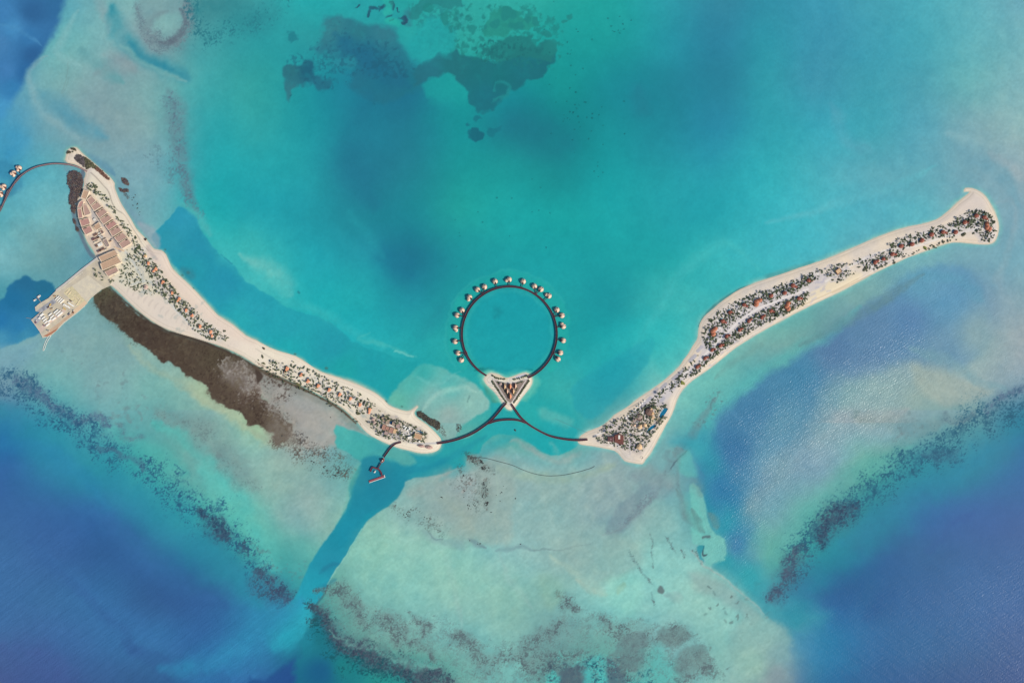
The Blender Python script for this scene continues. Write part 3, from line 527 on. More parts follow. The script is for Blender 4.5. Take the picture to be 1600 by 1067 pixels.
F.stroke([(940,835),(965,828),(990,810),(1012,785),(1030,765)], [2,2,2,2,3], (128,140,145), f=1.4, op=.6, tex=.5)
F.stroke([(990,745),(1020,750),(1040,760),(1025,775)], [12,14,12,8], (140,152,158), f=1.6, op=.7)
F.poly([(1005,725),(1035,735),(1060,745),(1060,760),(1030,760),(1000,745)], (140,155,155), f=6, op=.5)
F.stroke([(800,690),(830,700),(850,712),(870,720),(890,716),(905,705)], [5,6,6,6,6,5], (165,168,160), f=1.5, op=.65)
F.stroke([(780,730),(830,745),(900,745),(960,725)], [8,7,6,8], (165,178,152), f=1.6, op=.45)
F.poly([(735,714),(728,728),(745,760),(735,800),(700,830),(740,848),(775,850),(800,838),(800,720),(770,712)], (162,170,160), f=8, warp2=5, op=.5)
F.stroke([(775,715),(776,780),(776,850)], [1,1,1], (170,185,170), f=1.5, op=.35, smooth=False)
F.poly([(660,830),(690,842),(720,842),(724,858),(700,852),(675,846)], (135,158,160), f=5, op=.45)
F.stroke([(668,833),(680,842),(692,841)], [1,1.4,1], (110,130,135), op=.5)
F.stroke([(730,840),(745,852),(758,856)], [2,3,2], (125,140,145), f=1.4, op=.7)
F.stroke([(775,860),(790,857),(815,855),(835,862)], [3,3,3,3], (125,148,152), f=1.5, op=.7)
F.stroke([(835,860),(870,860),(905,855),(925,845)], [1.5,1,1.2,1], (125,140,140), op=.5)
F.stroke([(860,870),(890,890),(915,905),(935,922),(950,928)], [3,5,7,6,4], (176,192,174), f=1.9, op=.45)
F.stroke([(900,905),(917,916),(930,925)], [3,4,3], (184,188,168), f=1.9, op=.35)
F.poly([(870,850),(910,838),(940,826),(1000,850),(1000,880),(960,905),(930,915),(905,890),(880,872)], (150,172,165), f=10, op=.5)
F.stroke([(965,928),(971,921),(977,914)], [2.5,5,2.5], (160,172,140), f=1.2, op=.75)
F.poly([(950,905),(980,895),(1000,900),(1005,930),(985,960),(965,955),(950,930)], (150,205,188), f=10, op=.5)
F.poly([(840,900),(870,905),(880,930),(860,950),(840,930)], (150,180,155), f=10, op=.4)
for a, w in (([(1042,838),(1048,852),(1055,862)],1.6),([(1015,830),(1019,845),(1018,862),(1020,885)],.8),([(983,860),(990,872),(998,885),(1008,900),(1020,912)],1.6),([(1064,858),(1068,872)],1.4),([(1019,925),(1024,945)],.9),([(1082,860),(1087,868),(1098,882)],1.2)):
    F.stroke(a, w, (100,125,126), f=1.5, warp=.8, op=.35, tex=.8); F.speck(a, [w*2.6]*len(a), (88,110,114), dens=.5, sc=1.8, op=.7)
F.poly([(1030,915),(1036,912),(1040,924),(1035,928),(1029,922)], (92,108,112), f=1.6, warp=1.5, op=.8)
F.stroke([(1040,930),(1060,935),(1055,925)], [4,6,4], (140,155,155), f=1.6, op=.5)
F.poly([(1080,895),(1120,900),(1160,930),(1190,960),(1180,975),(1130,940),(1090,920)], (150,162,158), f=9, warp2=3, op=.5)
for _ in range(42):
    x, y = rnd.uniform(1090, 1210), rnd.uniform(905, 1060); F.stroke([(x, y), (x+rnd.uniform(-3,3), y+rnd.uniform(-3,3)), (x+rnd.uniform(-4,4), y+rnd.uniform(-4,4))], rnd.uniform(.6, 1.5), (98,122,122), f=1.4, warp=.5, op=rnd.uniform(.3,.75))
# east edge of the flat
C_SAVE = F.C.copy()
F.poly([(1050,690),(1084,712),(1092,725),(1104,745),(1112,775),(1118,800),(1118,830),(1128,850),(1110,868),(1106,880),(1120,890),(1138,902),(1160,920),(1178,938),(1194,955),(1212,972),(1240,990),(1290,960),(1230,940),(1200,930),(1190,880),(1180,830),(1150,780),(1130,700),(1110,680),(1090,680)],
       [(1085,710,(60,160,175)),(1100,730,(48,145,168)),(1130,760,(48,120,165)),(1125,820,(42,150,170)),(1150,850,(60,125,168)),(1130,880,(40,150,165)),(1170,900,(48,160,172)),(1200,960,(60,150,165)),(1150,700,(60,115,162)),(1180,860,(85,150,168))], f=22, warp=3, warp2=6, op=.9)
F.restore(C_SAVE, [(960,690),(1050,700),(1062,702),(1074,708),(1084,716),(1092,728),(1100,745),(1106,775),(1108,800),(1112,830),(1106,866),(1106,880),(1120,890),(1138,902),(1160,920),(1178,938),(1194,955),(1212,972),(1228,990),(1210,1100),(900,1100),(900,800)], f=2.2)
F.poly([(1078,760),(1096,768),(1104,790),(1102,800),(1110,830),(1132,842),(1132,872),(1118,882),(1108,884),(1098,868),(1096,855),(1082,850),(1080,830)], (118,188,180), f=2.2, warp=1.2, op=.9)
F.stroke([(1055,762),(1064,778),(1070,800),(1084,820),(1098,832)], [3,5,6,5,3], (105,135,138), f=1.2, warp=.4, op=.6, tex=.5)
F.stroke([(1080,796),(1086,808),(1092,822),(1098,832)], [3,4,4,3], (95,118,122), f=1.1, warp=.4, op=.75, tex=.4)
F.stroke([(1105,800),(1115,815),(1118,825)], [4,6,4], (108,140,142), f=1.2, op=.7)
F.stroke([(1096,840),(1104,840)], 2.2, (85,112,118), op=.85, smooth=False)
F.stroke([(1097,855),(1099,867),(1104,868)], [1.2,1.4,1.6], (60,85,95), op=.85)
F.poly([(1086,856),(1098,854),(1096,868),(1104,882),(1095,876)], (42,145,160), f=1.5, op=.8)
F.stroke([(1076,858),(1088,872),(1102,884),(1125,896),(1146,912),(1170,934),(1196,958)], [1,1.2,1.2,1.2,1.2,1.2,1], (165,175,170), f=1.4, op=.6)
F.stroke([(1052,708),(1060,722),(1058,750),(1066,770)], [2,3,3,2], (112,140,145), f=1.3, op=.6, tex=.4)
F.stroke([(1075,740),(1090,760),(1095,775)], [6,8,6], (112,145,148), f=1.5, op=.5, tex=.5)
F.poly([(1062,712),(1078,706),(1090,740),(1075,745),(1060,735)], (95,185,180), f=5, op=.6)
F.poly([(1070,770),(1090,785),(1100,830),(1085,835),(1072,800)], (100,190,182), f=5, op=.35)
F.wav = 2.0
# ---- right outer reef
F.stroke([(1420,700),(1370,725),(1320,745),(1280,790),(1240,830),(1215,870)], [10,14,16,18,18,14], (96,168,166), f=1.8, op=.65)
F.stroke([(1330,650),(1420,665),(1470,660)], [5,12,8], (115,138,145), f=1.5, op=.5, tex=.7, ts=6)
F.core([(1600,604),(1585,612),(1565,622),(1550,636),(1540,645)], [5,6,8,8,6], (88,112,138), op=.85)
F.core([(1520,652),(1500,657),(1478,655),(1472,640)], [6,7,6,4], (105,130,142), op=.65)
F.speck([(1455,655),(1430,665),(1405,680),(1415,650),(1440,655)], [8,10,10,6,6], (110,132,140), dens=.45, sc=5, op=.6)
F.stroke([(1400,680),(1412,670)], [4,5], (115,130,140), f=1.4, op=.5, smooth=False)
F.stroke([(1600,660),(1500,715),(1400,790),(1330,850),(1285,905),(1240,965)], [26,32,34,32,28,22], (42,138,160), f=1.9, op=.5)
F.speck([(1600,630),(1560,650),(1520,665),(1480,695),(1440,710),(1400,735),(1370,760),(1340,785),(1310,805),(1280,830),(1250,850),(1240,880)], [28,30,30,30,30,32,32,28,26,26,22,16], (36,90,116), dens=.54, sc=2.2, op=.85)
F.stroke([(1500,700),(1480,712),(1440,715)], [6,8,6], (58,92,120), f=1.4, op=.4, tex=.6)
F.core([(1335,790),(1318,802),(1300,812),(1285,838),(1284,845)], [9,15,17,13,10], (60,76,100), op=1.0)
F.core([(1245,856),(1242,880),(1230,905),(1218,920),(1200,930)], [8,12,15,15,10], (76,88,110), op=1.0)
F.speck([(1255,850),(1262,880),(1245,905),(1225,930)], [14,14,12,12], (55,82,108), dens=.42, sc=2.4, op=.75)
F.stroke([(1600,690),(1540,705),(1480,740),(1420,780),(1370,810),(1320,850)], [16,16,16,16,16,14], (48,130,168), f=1.8, op=.3)
F.stroke([(1350,905),(1320,915),(1300,940)], [16,18,14], (50,88,142), f=1.7, op=.35)
F.stroke([(1450,860),(1480,830),(1520,800)], [8,6,6], (56,90,150), f=1.5, op=.3)
F.stroke([(1400,925),(1370,950),(1350,965)], [18,16,12], (48,86,142), f=1.7, op=.35)
F.stroke([(1240,1000),(1270,1020),(1300,1030),(1340,1040)], [16,18,16,12], (52,128,172), f=1.8, op=.4)
F.poly([(1150,980),(1200,965),(1228,985),(1235,1010),(1228,1040),(1240,1090),(1150,1090)], [(1200,990,(145,178,170)),(1220,1020,(132,165,165)),(1215,1055,(142,150,152)),(1180,1040,(150,188,172))], f=10, warp2=2, op=.7)

# ---- shallow fringe round every shore
F.wav = 0.0
ISL_A = [(103,245),(105,236),(112,231),(120,231),(128,239),(140,249),(152,259),(163,269),(173,278),(179,286),(179,291),(182,301),(188,315),(195,327),(205,343),(212,356),(219,364),(228,373),(235,382),(241,389),(252,391),(259,397),(264,408),(270,420),(281,431),(298,447),(320,470),(340,492),(364,507),(384,524),(400,531),(416,540),(432,547),(462,556),(480,567),(500,580),(530,590),(560,601),(585,613),(600,624),(607,632),(620,638),(636,642),(645,639),(651,634),(653,636),(648,642),(648,648),(655,655),(668,664),(680,675),(688,684),(690,693),(686,702),(675,707),(658,708),(640,704),(620,699),(600,691),(580,681),(568,671),(558,659),(545,646),(530,634),(500,617),(470,602),(440,589),(418,580),(400,570),(380,557),(350,543),(320,533),(290,524),(262,515),(236,501),(212,482),(196,467),(182,453),(172,445),(160,436),(150,412),(150,402),(145,390),(136,377),(130,363),(125,350),(121,338),(119,325),(121,312),(127,300),(131,290),(131,280),(134,271),(126,262),(116,257),(106,255),(102,250)]
DOCK = [(150,404),(127,422),(103,442),(88,454),(76,466),(62,474),(55,480),(56,486),(63,488),(49,500),(55,508),(62,518),(67,528),(79,525),(90,515),(101,504),(118,491),(131,480),(142,466),(158,453),(173,446),(182,430)]
ISL_B = [(756,593),(760,586),(768,582),(780,585),(790,590),(800,588),(812,584),(822,582),(829,586),(832,594),(830,602),(823,612),(815,622),(808,632),(803,638),(798,641),(792,639),(786,632),(778,620),(770,610),(761,602)]
ISL_C = [(904,686),(908,680),(920,673),(936,667),(950,658),(960,648),(972,641),(985,632),(1000,620),(1020,607),(1040,592),(1060,574),(1068,562),(1075,553),(1082,541),(1089,531),(1091,520),(1093,507),(1100,495),(1111,485),(1125,473),(1140,462),(1156,452),(1180,442),(1200,435),(1222,428),(1250,418),(1275,410),(1300,401),(1330,388),(1360,375),(1390,363),(1420,354),(1440,350),(1463,343),(1480,331),(1495,317),(1506,308),(1515,300),(1506,300),(1508,294),(1519,294),(1531,299),(1541,308),(1550,323),(1558,340),(1561,354),(1559,368),(1554,378),(1545,382),(1530,382),(1510,380),(1490,379),(1468,384),(1450,391),(1420,402),(1400,411),(1370,425),(1350,436),(1330,447),(1300,462),(1270,476),(1240,491),(1212,506),(1180,524),(1150,543),(1130,559),(1110,575),(1091,588),(1073,602),(1062,616),(1056,630),(1051,645),(1040,665),(1029,685),(1018,706),(1008,719),(1003,725),(988,723),(976,720),(968,711),(960,704),(942,700),(926,697),(909,695),(903,691)]
for isl, w1, c1, w2, c2 in ((ISL_A, 7, (120,180,170), 3.0, (185,190,172)), (ISL_B, 5, (135,200,182), 2.6, (190,205,188)), (ISL_C, 9, (118,188,184), 3.0, (190,195,180))):
    q = F.sl(isl, 30); d = -sdf(smooth_line(isl, 2, True), F.X[q], F.Y[q])+F.W2[q]*1.5
    F.put(q, (1-sstep(0, w1, d+F.W2[q]*2))*(.25+.75*F.TX[q]), c1); F.put(q, (1-sstep(-.5, w2, d+F.W[q]*.8))*(.25+.6*F.TX[q]), c2)
F.poly(MUD[:12]+[(398,575),(380,562),(340,545),(300,531),(262,520),(236,507),(212,488),(190,468),(176,455)], (72,60,54), f=1.5, warp=1, op=.9, smooth=False)
F.stroke([(398,573),(418,583.5),(440,593),(470,606.5),(500,621),(530,638),(556,661)], [3.2,3,2.6,2.2,2,2,1.6], (92,78,66), f=.8, warp=.6, op=.9, tex=.3)
F.stroke([(131,265),(124,290),(118,310),(115,330),(121,352),(130,375),(140,395),(148,402)], [4,4,3.5,3.5,3.5,3,3,3], (98,105,122), f=1.2, op=.75, tex=.3)
F.stroke([(102,255),(105,265),(112,262)], [3,4,3], (110,150,165), f=1.2, op=.5)
F.stroke([(1200,440),(1160,450),(1130,468),(1112,482),(1100,495),(1092,510)], [1,1.5,2,2,2,1.5], (55,110,115), f=1.4, warp=.5, op=.6, tex=.6)
F.stroke([(1200,432),(1235,424),(1270,410)], [4,5,3], (58,138,142), f=1.6, op=.5, tex=.4)
for x, y, r in [(256,395,1.6),(258,390,1.2),(294,426,2.2),(285,430,1.5),(301,451,1.6),(432,549,1.4),(461,553,1.5),(510,575,2),(603,627,1.6),(628,635,1.3),(1180,455,.1)]:
    F.stroke([(x-.6, y), (x+.6, y+.3)], r, (70,110,105), f=1.3, op=.7, smooth=False)
F.stroke([(286,422),(294,427),(300,432)], [5,7,5], (60,125,140), f=1.7, op=.5)

F.X_ = F.X*.8-F.Y*.6; F.Y_ = F.X*.6+F.Y*.8
_st = fbm(F.X_/3.2, F.Y_, 5, 401, 4)*sstep(105, 140, F.C[..., 0])*(F.Y > 640)*(F.C[..., 1] > F.C[..., 0]); F.C += (_st*15)[..., None]*np.array([1.0, .9, .85])
_q = fbm(F.XW, F.YW, 60, 431, 5)*sstep(105, 140, F.C[..., 0])*(F.Y > 640); F.C += _q[..., None]*np.array([17., 4., -2.])
_fl = sstep(105, 135, F.C[..., 0])*(1-sstep(165, 185, F.C[..., 0]))*(F.Y > 660)*sstep(500, 560, F.X)*(F.C[..., 1] > F.C[..., 0]+8); F.C += _fl[..., None]*np.array([-9., 1., 3.])
_bay = np.exp(-(((F.X-1270)/170)**2+((F.Y-640)/150)**2))*(F.C[..., 2] > 140); F.C += _bay[..., None]*np.array([0., 6., -3.])
_cr = sstep(1200, 1350, F.X)*sstep(820, 900, F.Y); F.C += _cr[..., None]*np.array([-8., -1., -1.])
# fine mottling of the bed, then to linear albedo
C = F.C
m1 = fbm(F.X, F.Y, 3.2, 301, 3)[..., None]; m2 = fbm(F.X, F.Y, 14, 333, 4)[..., None]
light = np.clip((C.mean(axis=2, keepdims=True)-95)/70, 0, 1)
F.C = C*(1+m1*(0.035+0.06*light)+m2*(0.03+0.05*light)) + np.array([1.0, 0.2, -0.4])*m2*10*light
far = np.clip((np.maximum(np.maximum(-75-F.X, F.X-1675), np.maximum(-75-F.Y, F.Y-1142)))/900, 0, 1)[..., None]
F.C = F.C*(1-far)+np.array([52,98,155])*far
WIND = np.zeros(F.X.shape, np.float32)
def wind(pts, f, v):
    q = F.sl(pts, f+5); WIND[q] = np.maximum(WIND[q], sstep(-f, f, sdf(pts, F.X[q], F.Y[q])+F.W2[q]*6)*v)
wind([(1120,640),(1250,560),(1330,520),(1420,480),(1480,520),(1440,600),(1380,690),(1280,740),(1220,820),(1160,900),(1120,860),(1110,760)], 60, .78)
wind([(1200,20),(1420,0),(1480,100),(1460,200),(1350,220),(1250,150)], 60, .2)
wind([(-50,820),(120,850),(260,950),(440,940),(480,1000),(400,1080),(-50,1100)], 60, .34)
wind([(1230,930),(1400,900),(1620,850),(1640,1100),(1240,1100)], 60, .3)
wind([(1340,430),(1450,400),(1560,430),(1600,600),(1500,610),(1420,560)], 30, .3)

def grid_mesh(name, xs, ys, Z, colr, extra=None, keep=None):
    ny, nx = Z.shape; Xw = (np.broadcast_to(xs[None, :], Z.shape)-800)*S; Yw = (533.5-np.broadcast_to(ys[:, None], Z.shape))*S
    co = np.stack([Xw, Yw, Z], -1).reshape(-1, 3).astype(np.float32)
    idx = np.arange(ny*nx, dtype=np.int32).reshape(ny, nx)
    quads = np.stack([idx[1:, :-1], idx[1:, 1:], idx[:-1, 1:], idx[:-1, :-1]], -1)
    if keep is not None:
        kq = keep[1:, :-1] | keep[1:, 1:] | keep[:-1, 1:] | keep[:-1, :-1]; quads = quads[kq]
    quads = quads.reshape(-1, 4); c4 = np.concatenate([colr.reshape(-1, 3), np.ones((ny*nx, 1))], 1).astype(np.float32)
    ex = extra.reshape(-1).astype(np.float32) if extra is not None else None
    if keep is not None:
        used = np.unique(quads); rm = np.full(ny*nx, -1, np.int32); rm[used] = np.arange(len(used)); quads = rm[quads]; co = co[used]; c4 = c4[used]
        if ex is not None: ex = ex[used]
    me = bpy.data.meshes.new(name); me.vertices.add(len(co)); me.vertices.foreach_set('co', co.ravel())
    me.loops.add(quads.size); me.loops.foreach_set('vertex_index', quads.ravel().astype(np.int32))
    me.polygons.add(len(quads)); me.polygons.foreach_set('loop_start', np.arange(0, quads.size, 4, dtype=np.int32))
    me.update(calc_edges=True)
    at = me.color_attributes.new('tint', 'FLOAT_COLOR', 'POINT'); at.data.foreach_set('color', c4.ravel())
    if ex is not None:
        e = me.attributes.new('ruffle', 'FLOAT', 'POINT'); e.data.foreach_set('value', ex)
    me.polygons.foreach_set('use_smooth', np.ones(len(quads), bool))
    o = bpy.data.objects.new(name, me); COL.objects.link(o); return o
SEA_KO = np.array([0.0021, 0.0021, 0.0053])
def to_alb(C, ko): return np.clip((lin(np.clip(C, 0, 255))-ko)/KW, 0.0008, 0.88)
sea = grid_mesh('sea', F.xs, F.ys, np.zeros(F.X.shape, np.float32), to_alb(F.C, SEA_KO), WIND)
tag(sea, 'turquoise and blue sea over sand flats, weed and reef', kind='structure')
m = bpy.data.materials.new('sea water'); m.use_nodes = True; nt = m.node_tree; b = nt.nodes['Principled BSDF']
def N(t, **k):
    n = nt.nodes.new(t)
    for a, v in k.items(): setattr(n, a, v)
    return n
def Lk(a, b_): nt.links.new(a, b_)
at = N('ShaderNodeAttribute'); at.attribute_name = 'tint'; ar = N('ShaderNodeAttribute'); ar.attribute_name = 'ruffle'
tc = N('ShaderNodeTexCoord')
Lk(at.outputs['Color'], b.inputs['Base Color'])
b.inputs['Roughness'].default_value = 0.29; b.inputs['IOR'].default_value = 1.33
def wavenoise(crest, along, sc, det=3):
    """ripples whose crests run at angle crest, drawn out along them"""
    mp = N('ShaderNodeMapping'); mp.inputs['Rotation'].default_value = (0, 0, -crest); m2_ = N('ShaderNodeMapping'); m2_.inputs['Scale'].default_value = (along, 1, 1)
    nz = N('ShaderNodeTexNoise'); nz.inputs['Scale'].default_value = sc; nz.inputs['Detail'].default_value = det
    Lk(tc.outputs['Object'], mp.inputs['Vector']); Lk(mp.outputs[0], m2_.inputs['Vector']); Lk(m2_.outputs[0], nz.inputs['Vector']); return nz.outputs['Fac']
n1 = wavenoise(R(32), .22, 0.27); n2 = wavenoise(R(75), .5, 0.36, 2); n3 = wavenoise(R(-35), .3, 0.15, 2)
sl_ = wavenoise(R(38), .12, 0.085, 2); sr_ = wavenoise(R(-34), .12, 0.085, 2)
sx = N('ShaderNodeSeparateXYZ'); Lk(tc.outputs['Object'], sx.inputs[0]); mr_ = N('ShaderNodeMapRange'); mr_.inputs['From Min'].default_value = -250; mr_.inputs['From Max'].default_value = 250; Lk(sx.outputs['X'], mr_.inputs['Value'])
mx_ = N('ShaderNodeMix'); Lk(mr_.outputs[0], mx_.inputs[0]); Lk(sl_, mx_.inputs[2]); Lk(sr_, mx_.inputs[3])
ad = N('ShaderNodeMath', operation='ADD'); Lk(n1, ad.inputs[0]); Lk(n2, ad.inputs[1])
ad2 = N('ShaderNodeMath', operation='MULTIPLY_ADD'); Lk(n3, ad2.inputs[0]); ad2.inputs[1].default_value = .6; Lk(ad.outputs[0], ad2.inputs[2])
bp = N('ShaderNodeBump'); bp.inputs['Distance'].default_value = 1.15
ms = N('ShaderNodeMath', operation='MULTIPLY_ADD'); Lk(ar.outputs['Fac'], ms.inputs[0]); ms.inputs[1].default_value = 0.85; ms.inputs[2].default_value = 0.08
Lk(ms.outputs[0], bp.inputs['Strength']); ad3 = N('ShaderNodeMath', operation='MULTIPLY_ADD'); Lk(mx_.outputs[0], ad3.inputs[0]); ad3.inputs[1].default_value = 2.2; Lk(ad2.outputs[0], ad3.inputs[2]); Lk(ad3.outputs[0], bp.inputs['Height']); Lk(bp.outputs['Normal'], b.inputs['Normal'])
sea.data.materials.append(m)

# ------------------------------------------------------------------ the sand islands
def garden(L, pts, base, op=.5, k=1.0):
    L.poly(pts, base, f=2.5, op=op, tex=.15)
    L.speck(pts, 0, (238,232,226), dens=.42, sc=3.4, op=.8*k, seed=301, poly=True)
    L.speck(pts, 0, (158,156,166), dens=.4, sc=3.0, op=.75*k, seed=377, poly=True)
def land(name, label, poly, paint, zmax=1.7, base=(222,208,192)):
    xs = np.arange(min(p[0] for p in poly)-6, max(p[0] for p in poly)+6, 1.0); ys = np.arange(min(p[1] for p in poly)-6, max(p[1] for p in poly)+6, 1.0)
    L = Field(xs, ys); L.wav = 0.0; L.C[:] = base; d = sdf(smooth_line(poly, 2, True), L.X, L.Y)+L.W*.25
    v = fbm(L.X, L.Y, 26, 55, 4)[..., None]; v2 = fbm(L.X, L.Y, 3, 56, 3)[..., None]
    L.C = L.C*(1+v*.10+v2*.06)+np.array([2, 0, -4])*v*5
    paint(L)
    L.put((slice(None), slice(None)), (1-sstep(0.2, 2.2, d))*.5, (196,182,160))
    L.put((slice(None), slice(None)), np.exp(-((d-3.2)/1.0)**2)*.2, (236,222,204))
    z = np.where(d > 0, zmax*sstep(-2, 11, d)-zmax*sstep(-2, 11, np.zeros_like(d))+0.02, d*0.25)+L.W*0.10*(d > 3)
    L.put((slice(None), slice(None)), np.exp(-((d-5.2-L.W2*1.5)/.55)**2)*.28*np.clip(.4+L.TX, 0, 1), (168,150,128)); L.put((slice(None), slice(None)), np.exp(-((d-1.6-L.W*.5)/.6)**2)*.3, (186,168,140))
    o = grid_mesh(name, xs, ys, z.astype(np.float32), to_alb(L.C, np.zeros(3)), None, keep=d > -2.5)
    tag(o, label, kind='structure')
    mm = bpy.data.materials.new(name+' sand'); mm.use_nodes = True; t = mm.node_tree; bb = t.nodes['Principled BSDF']; bb.inputs['Roughness'].default_value = 0.95; bb.inputs['Specular IOR Level'].default_value = 0.15
    a = t.nodes.new('ShaderNodeAttribute'); a.attribute_name = 'tint'; c = t.nodes.new('ShaderNodeTexCoord'); nz = t.nodes.new('ShaderNodeTexNoise'); nz.inputs['Scale'].default_value = 0.35; nz.inputs['Detail'].default_value = 5
    t.links.new(c.outputs['Object'], nz.inputs['Vector']); bpn = t.nodes.new('ShaderNodeBump'); bpn.inputs['Strength'].default_value = .5; bpn.inputs['Distance'].default_value = .4
    t.links.new(nz.outputs['Fac'], bpn.inputs['Height']); t.links.new(bpn.outputs[0], bb.inputs['Normal']); t.links.new(a.outputs['Color'], bb.inputs['Base Color'])
    o.data.materials.append(mm); return o
def paintA(L):
    L.poly([(380,520),(420,535),(520,580),(620,630),(700,670),(700,720),(600,700),(520,640),(400,580),(370,560)], (237,225,204), f=12, op=.85, smooth=False)
    L.poly([(240,395),(270,410),(330,480),(400,528),(400,560),(340,520),(280,450)], (232,216,200), f=6, op=.6)
    L.poly([(230,388),(262,400),(300,455),(345,498),(400,535),(370,530),(300,480),(250,430)], (226,206,190), f=5, op=.6)
    L.poly([(175,447),(200,440),(260,470),(320,520),(400,566),(330,534),(260,514),(210,482)], (222,208,194), f=5, op=.7)
    L.poly([(168,395),(215,385),(235,420),(250,460),(215,455),(180,440)], (214,208,186), f=8, op=.8, tex=.1)
    L.poly([(140,272),(170,300),(200,350),(225,395),(210,390),(190,355),(165,325),(138,300)], (224,215,195), f=4, op=.8)
    for c in ([(232,385),(236,395),(245,405)],): L.stroke(c, [3,3,2], (160,150,150), f=1.4, op=.4)
    for y in range(0, 12): # low dunes along the back beach
        x = 205+y*8.5; yy = 448+y*5.2; L.stroke([(x, yy), (x-4, yy+4), (x-6, yy+9)], [1.0,1.3,.9], (186,174,166), f=1.6, warp=.9, op=.3)
    L.stroke([(142,270),(150,277),(160,288),(170,300),(176,318),(183,328),(196,337),(205,352),(215,368),(222,380),(232,392)], [.7]*11, (150,142,132), op=.75)
    L.stroke([(146,268),(156,276),(168,290),(178,306),(188,325),(200,340),(210,356),(220,372),(226,384)], [2.2]*9, (228,218,200), f=.8, op=.6)
    L.poly([(122,262),(133,275),(130,305),(121,325),(128,350),(150,400),(190,392),(207,382),(200,368),(178,340),(152,312),(142,298)], (208,190,174), f=2, op=.75)
    for p, w, cc in (([(147,320),(160,345),(178,372),(188,392)],2.4,(150,142,148)), ([(144,330),(150,345),(160,352)],3.2,(168,168,172)), ([(205,445),(235,440),(262,470),(290,500),(330,532)],1.4,(200,204,200)),
                     ([(170,390),(185,388),(200,395),(212,410),(225,425)],1.2,(198,190,180)), ([(400,545),(425,560),(460,580),(500,602),(550,630),(580,660)],1.0,(205,195,180)), ([(195,392),(210,412),(225,440)],1.6,(196,200,196))):
        L.stroke(p, w, cc, f=.8, op=.7)
    L.poly([(560,640),(580,632),(600,640),(640,662),(662,672),(668,690),(640,690),(600,680),(570,665)], (196,184,166), f=4, op=.6, tex=.3)
    L.stroke([(640,691),(660,693),(682,692)], 1.2, (190,188,190), op=.9, smooth=False)
    for i in range(60):
        x, y = rnd.choice([(rnd.uniform(190,250), rnd.uniform(405,460)), (rnd.uniform(250,330), rnd.uniform(450,525)), (rnd.uniform(430,590), 0)])
        if y == 0: y = 565+(x-430)*.55+rnd.uniform(-6, 12)
        L.stroke([(x, y), (x+rnd.uniform(-4,4), y+rnd.uniform(-4,4)), (x+rnd.uniform(-6,6), y+rnd.uniform(-6,6))], rnd.uniform(.8,2), (170,176,170), f=1.3, op=.45)
    garden(L, [(207,384),(222,388),(236,404),(252,422),(264,440),(284,462),(304,482),(318,500),(340,515),(352,533),(326,530),(306,516),(284,492),(262,470),(250,458),(238,440),(226,420),(214,402)], (206,200,182), .4, .6)
    garden(L, [(418,562),(436,566),(460,565),(490,580),(520,594),(560,612),(590,632),(600,646),(592,652),(576,650),(556,642),(530,630),(500,616),(478,606),(456,594),(438,584),(424,574)], (218,208,188), .3, .5)
    garden(L, [(590,648),(612,648),(640,662),(664,672),(668,684),(640,690),(622,688),(600,684),(588,676),(578,664)], (178,168,158))
    L.speck([(192,400),(215,400),(240,450),(235,460),(200,450),(185,440)], 0, (176,178,172), dens=.36, sc=3.4, op=.7, poly=True)
    L.speck([(400,566),(430,582),(470,604),(500,618),(540,641),(566,664)], [1.5]*6, (120,100,84), dens=.5, sc=2.4, op=.8)
def paintB(L):
    L.poly([(769,592),(796,600),(826,592),(797,630)], (126,110,104), f=1.2, op=.85)
    for a in ([(768,590),(778,595),(796,597.5),(814,595),(825,591)],[(771,593),(796,633)],[(822,594),(797,633)],[(797,590),(796,598)]): L.stroke(a, .8, (214,206,200), f=.5, op=.95, smooth=len(a) > 2)
    L.poly([(805,589),(818,584),(822,586),(810,591)], (208,206,218), f=.8, op=.9)
    L.poly([(770,584),(790,589),(790,593),(772,589)], (214,204,176), f=1, op=.8)
    for i in range(7): L.stroke([(762+i*3.6, 597+i*5.2), (766+i*3.6, 598+i*5.2)], 1.0, (185,180,190), f=1.4, op=.6, smooth=False)
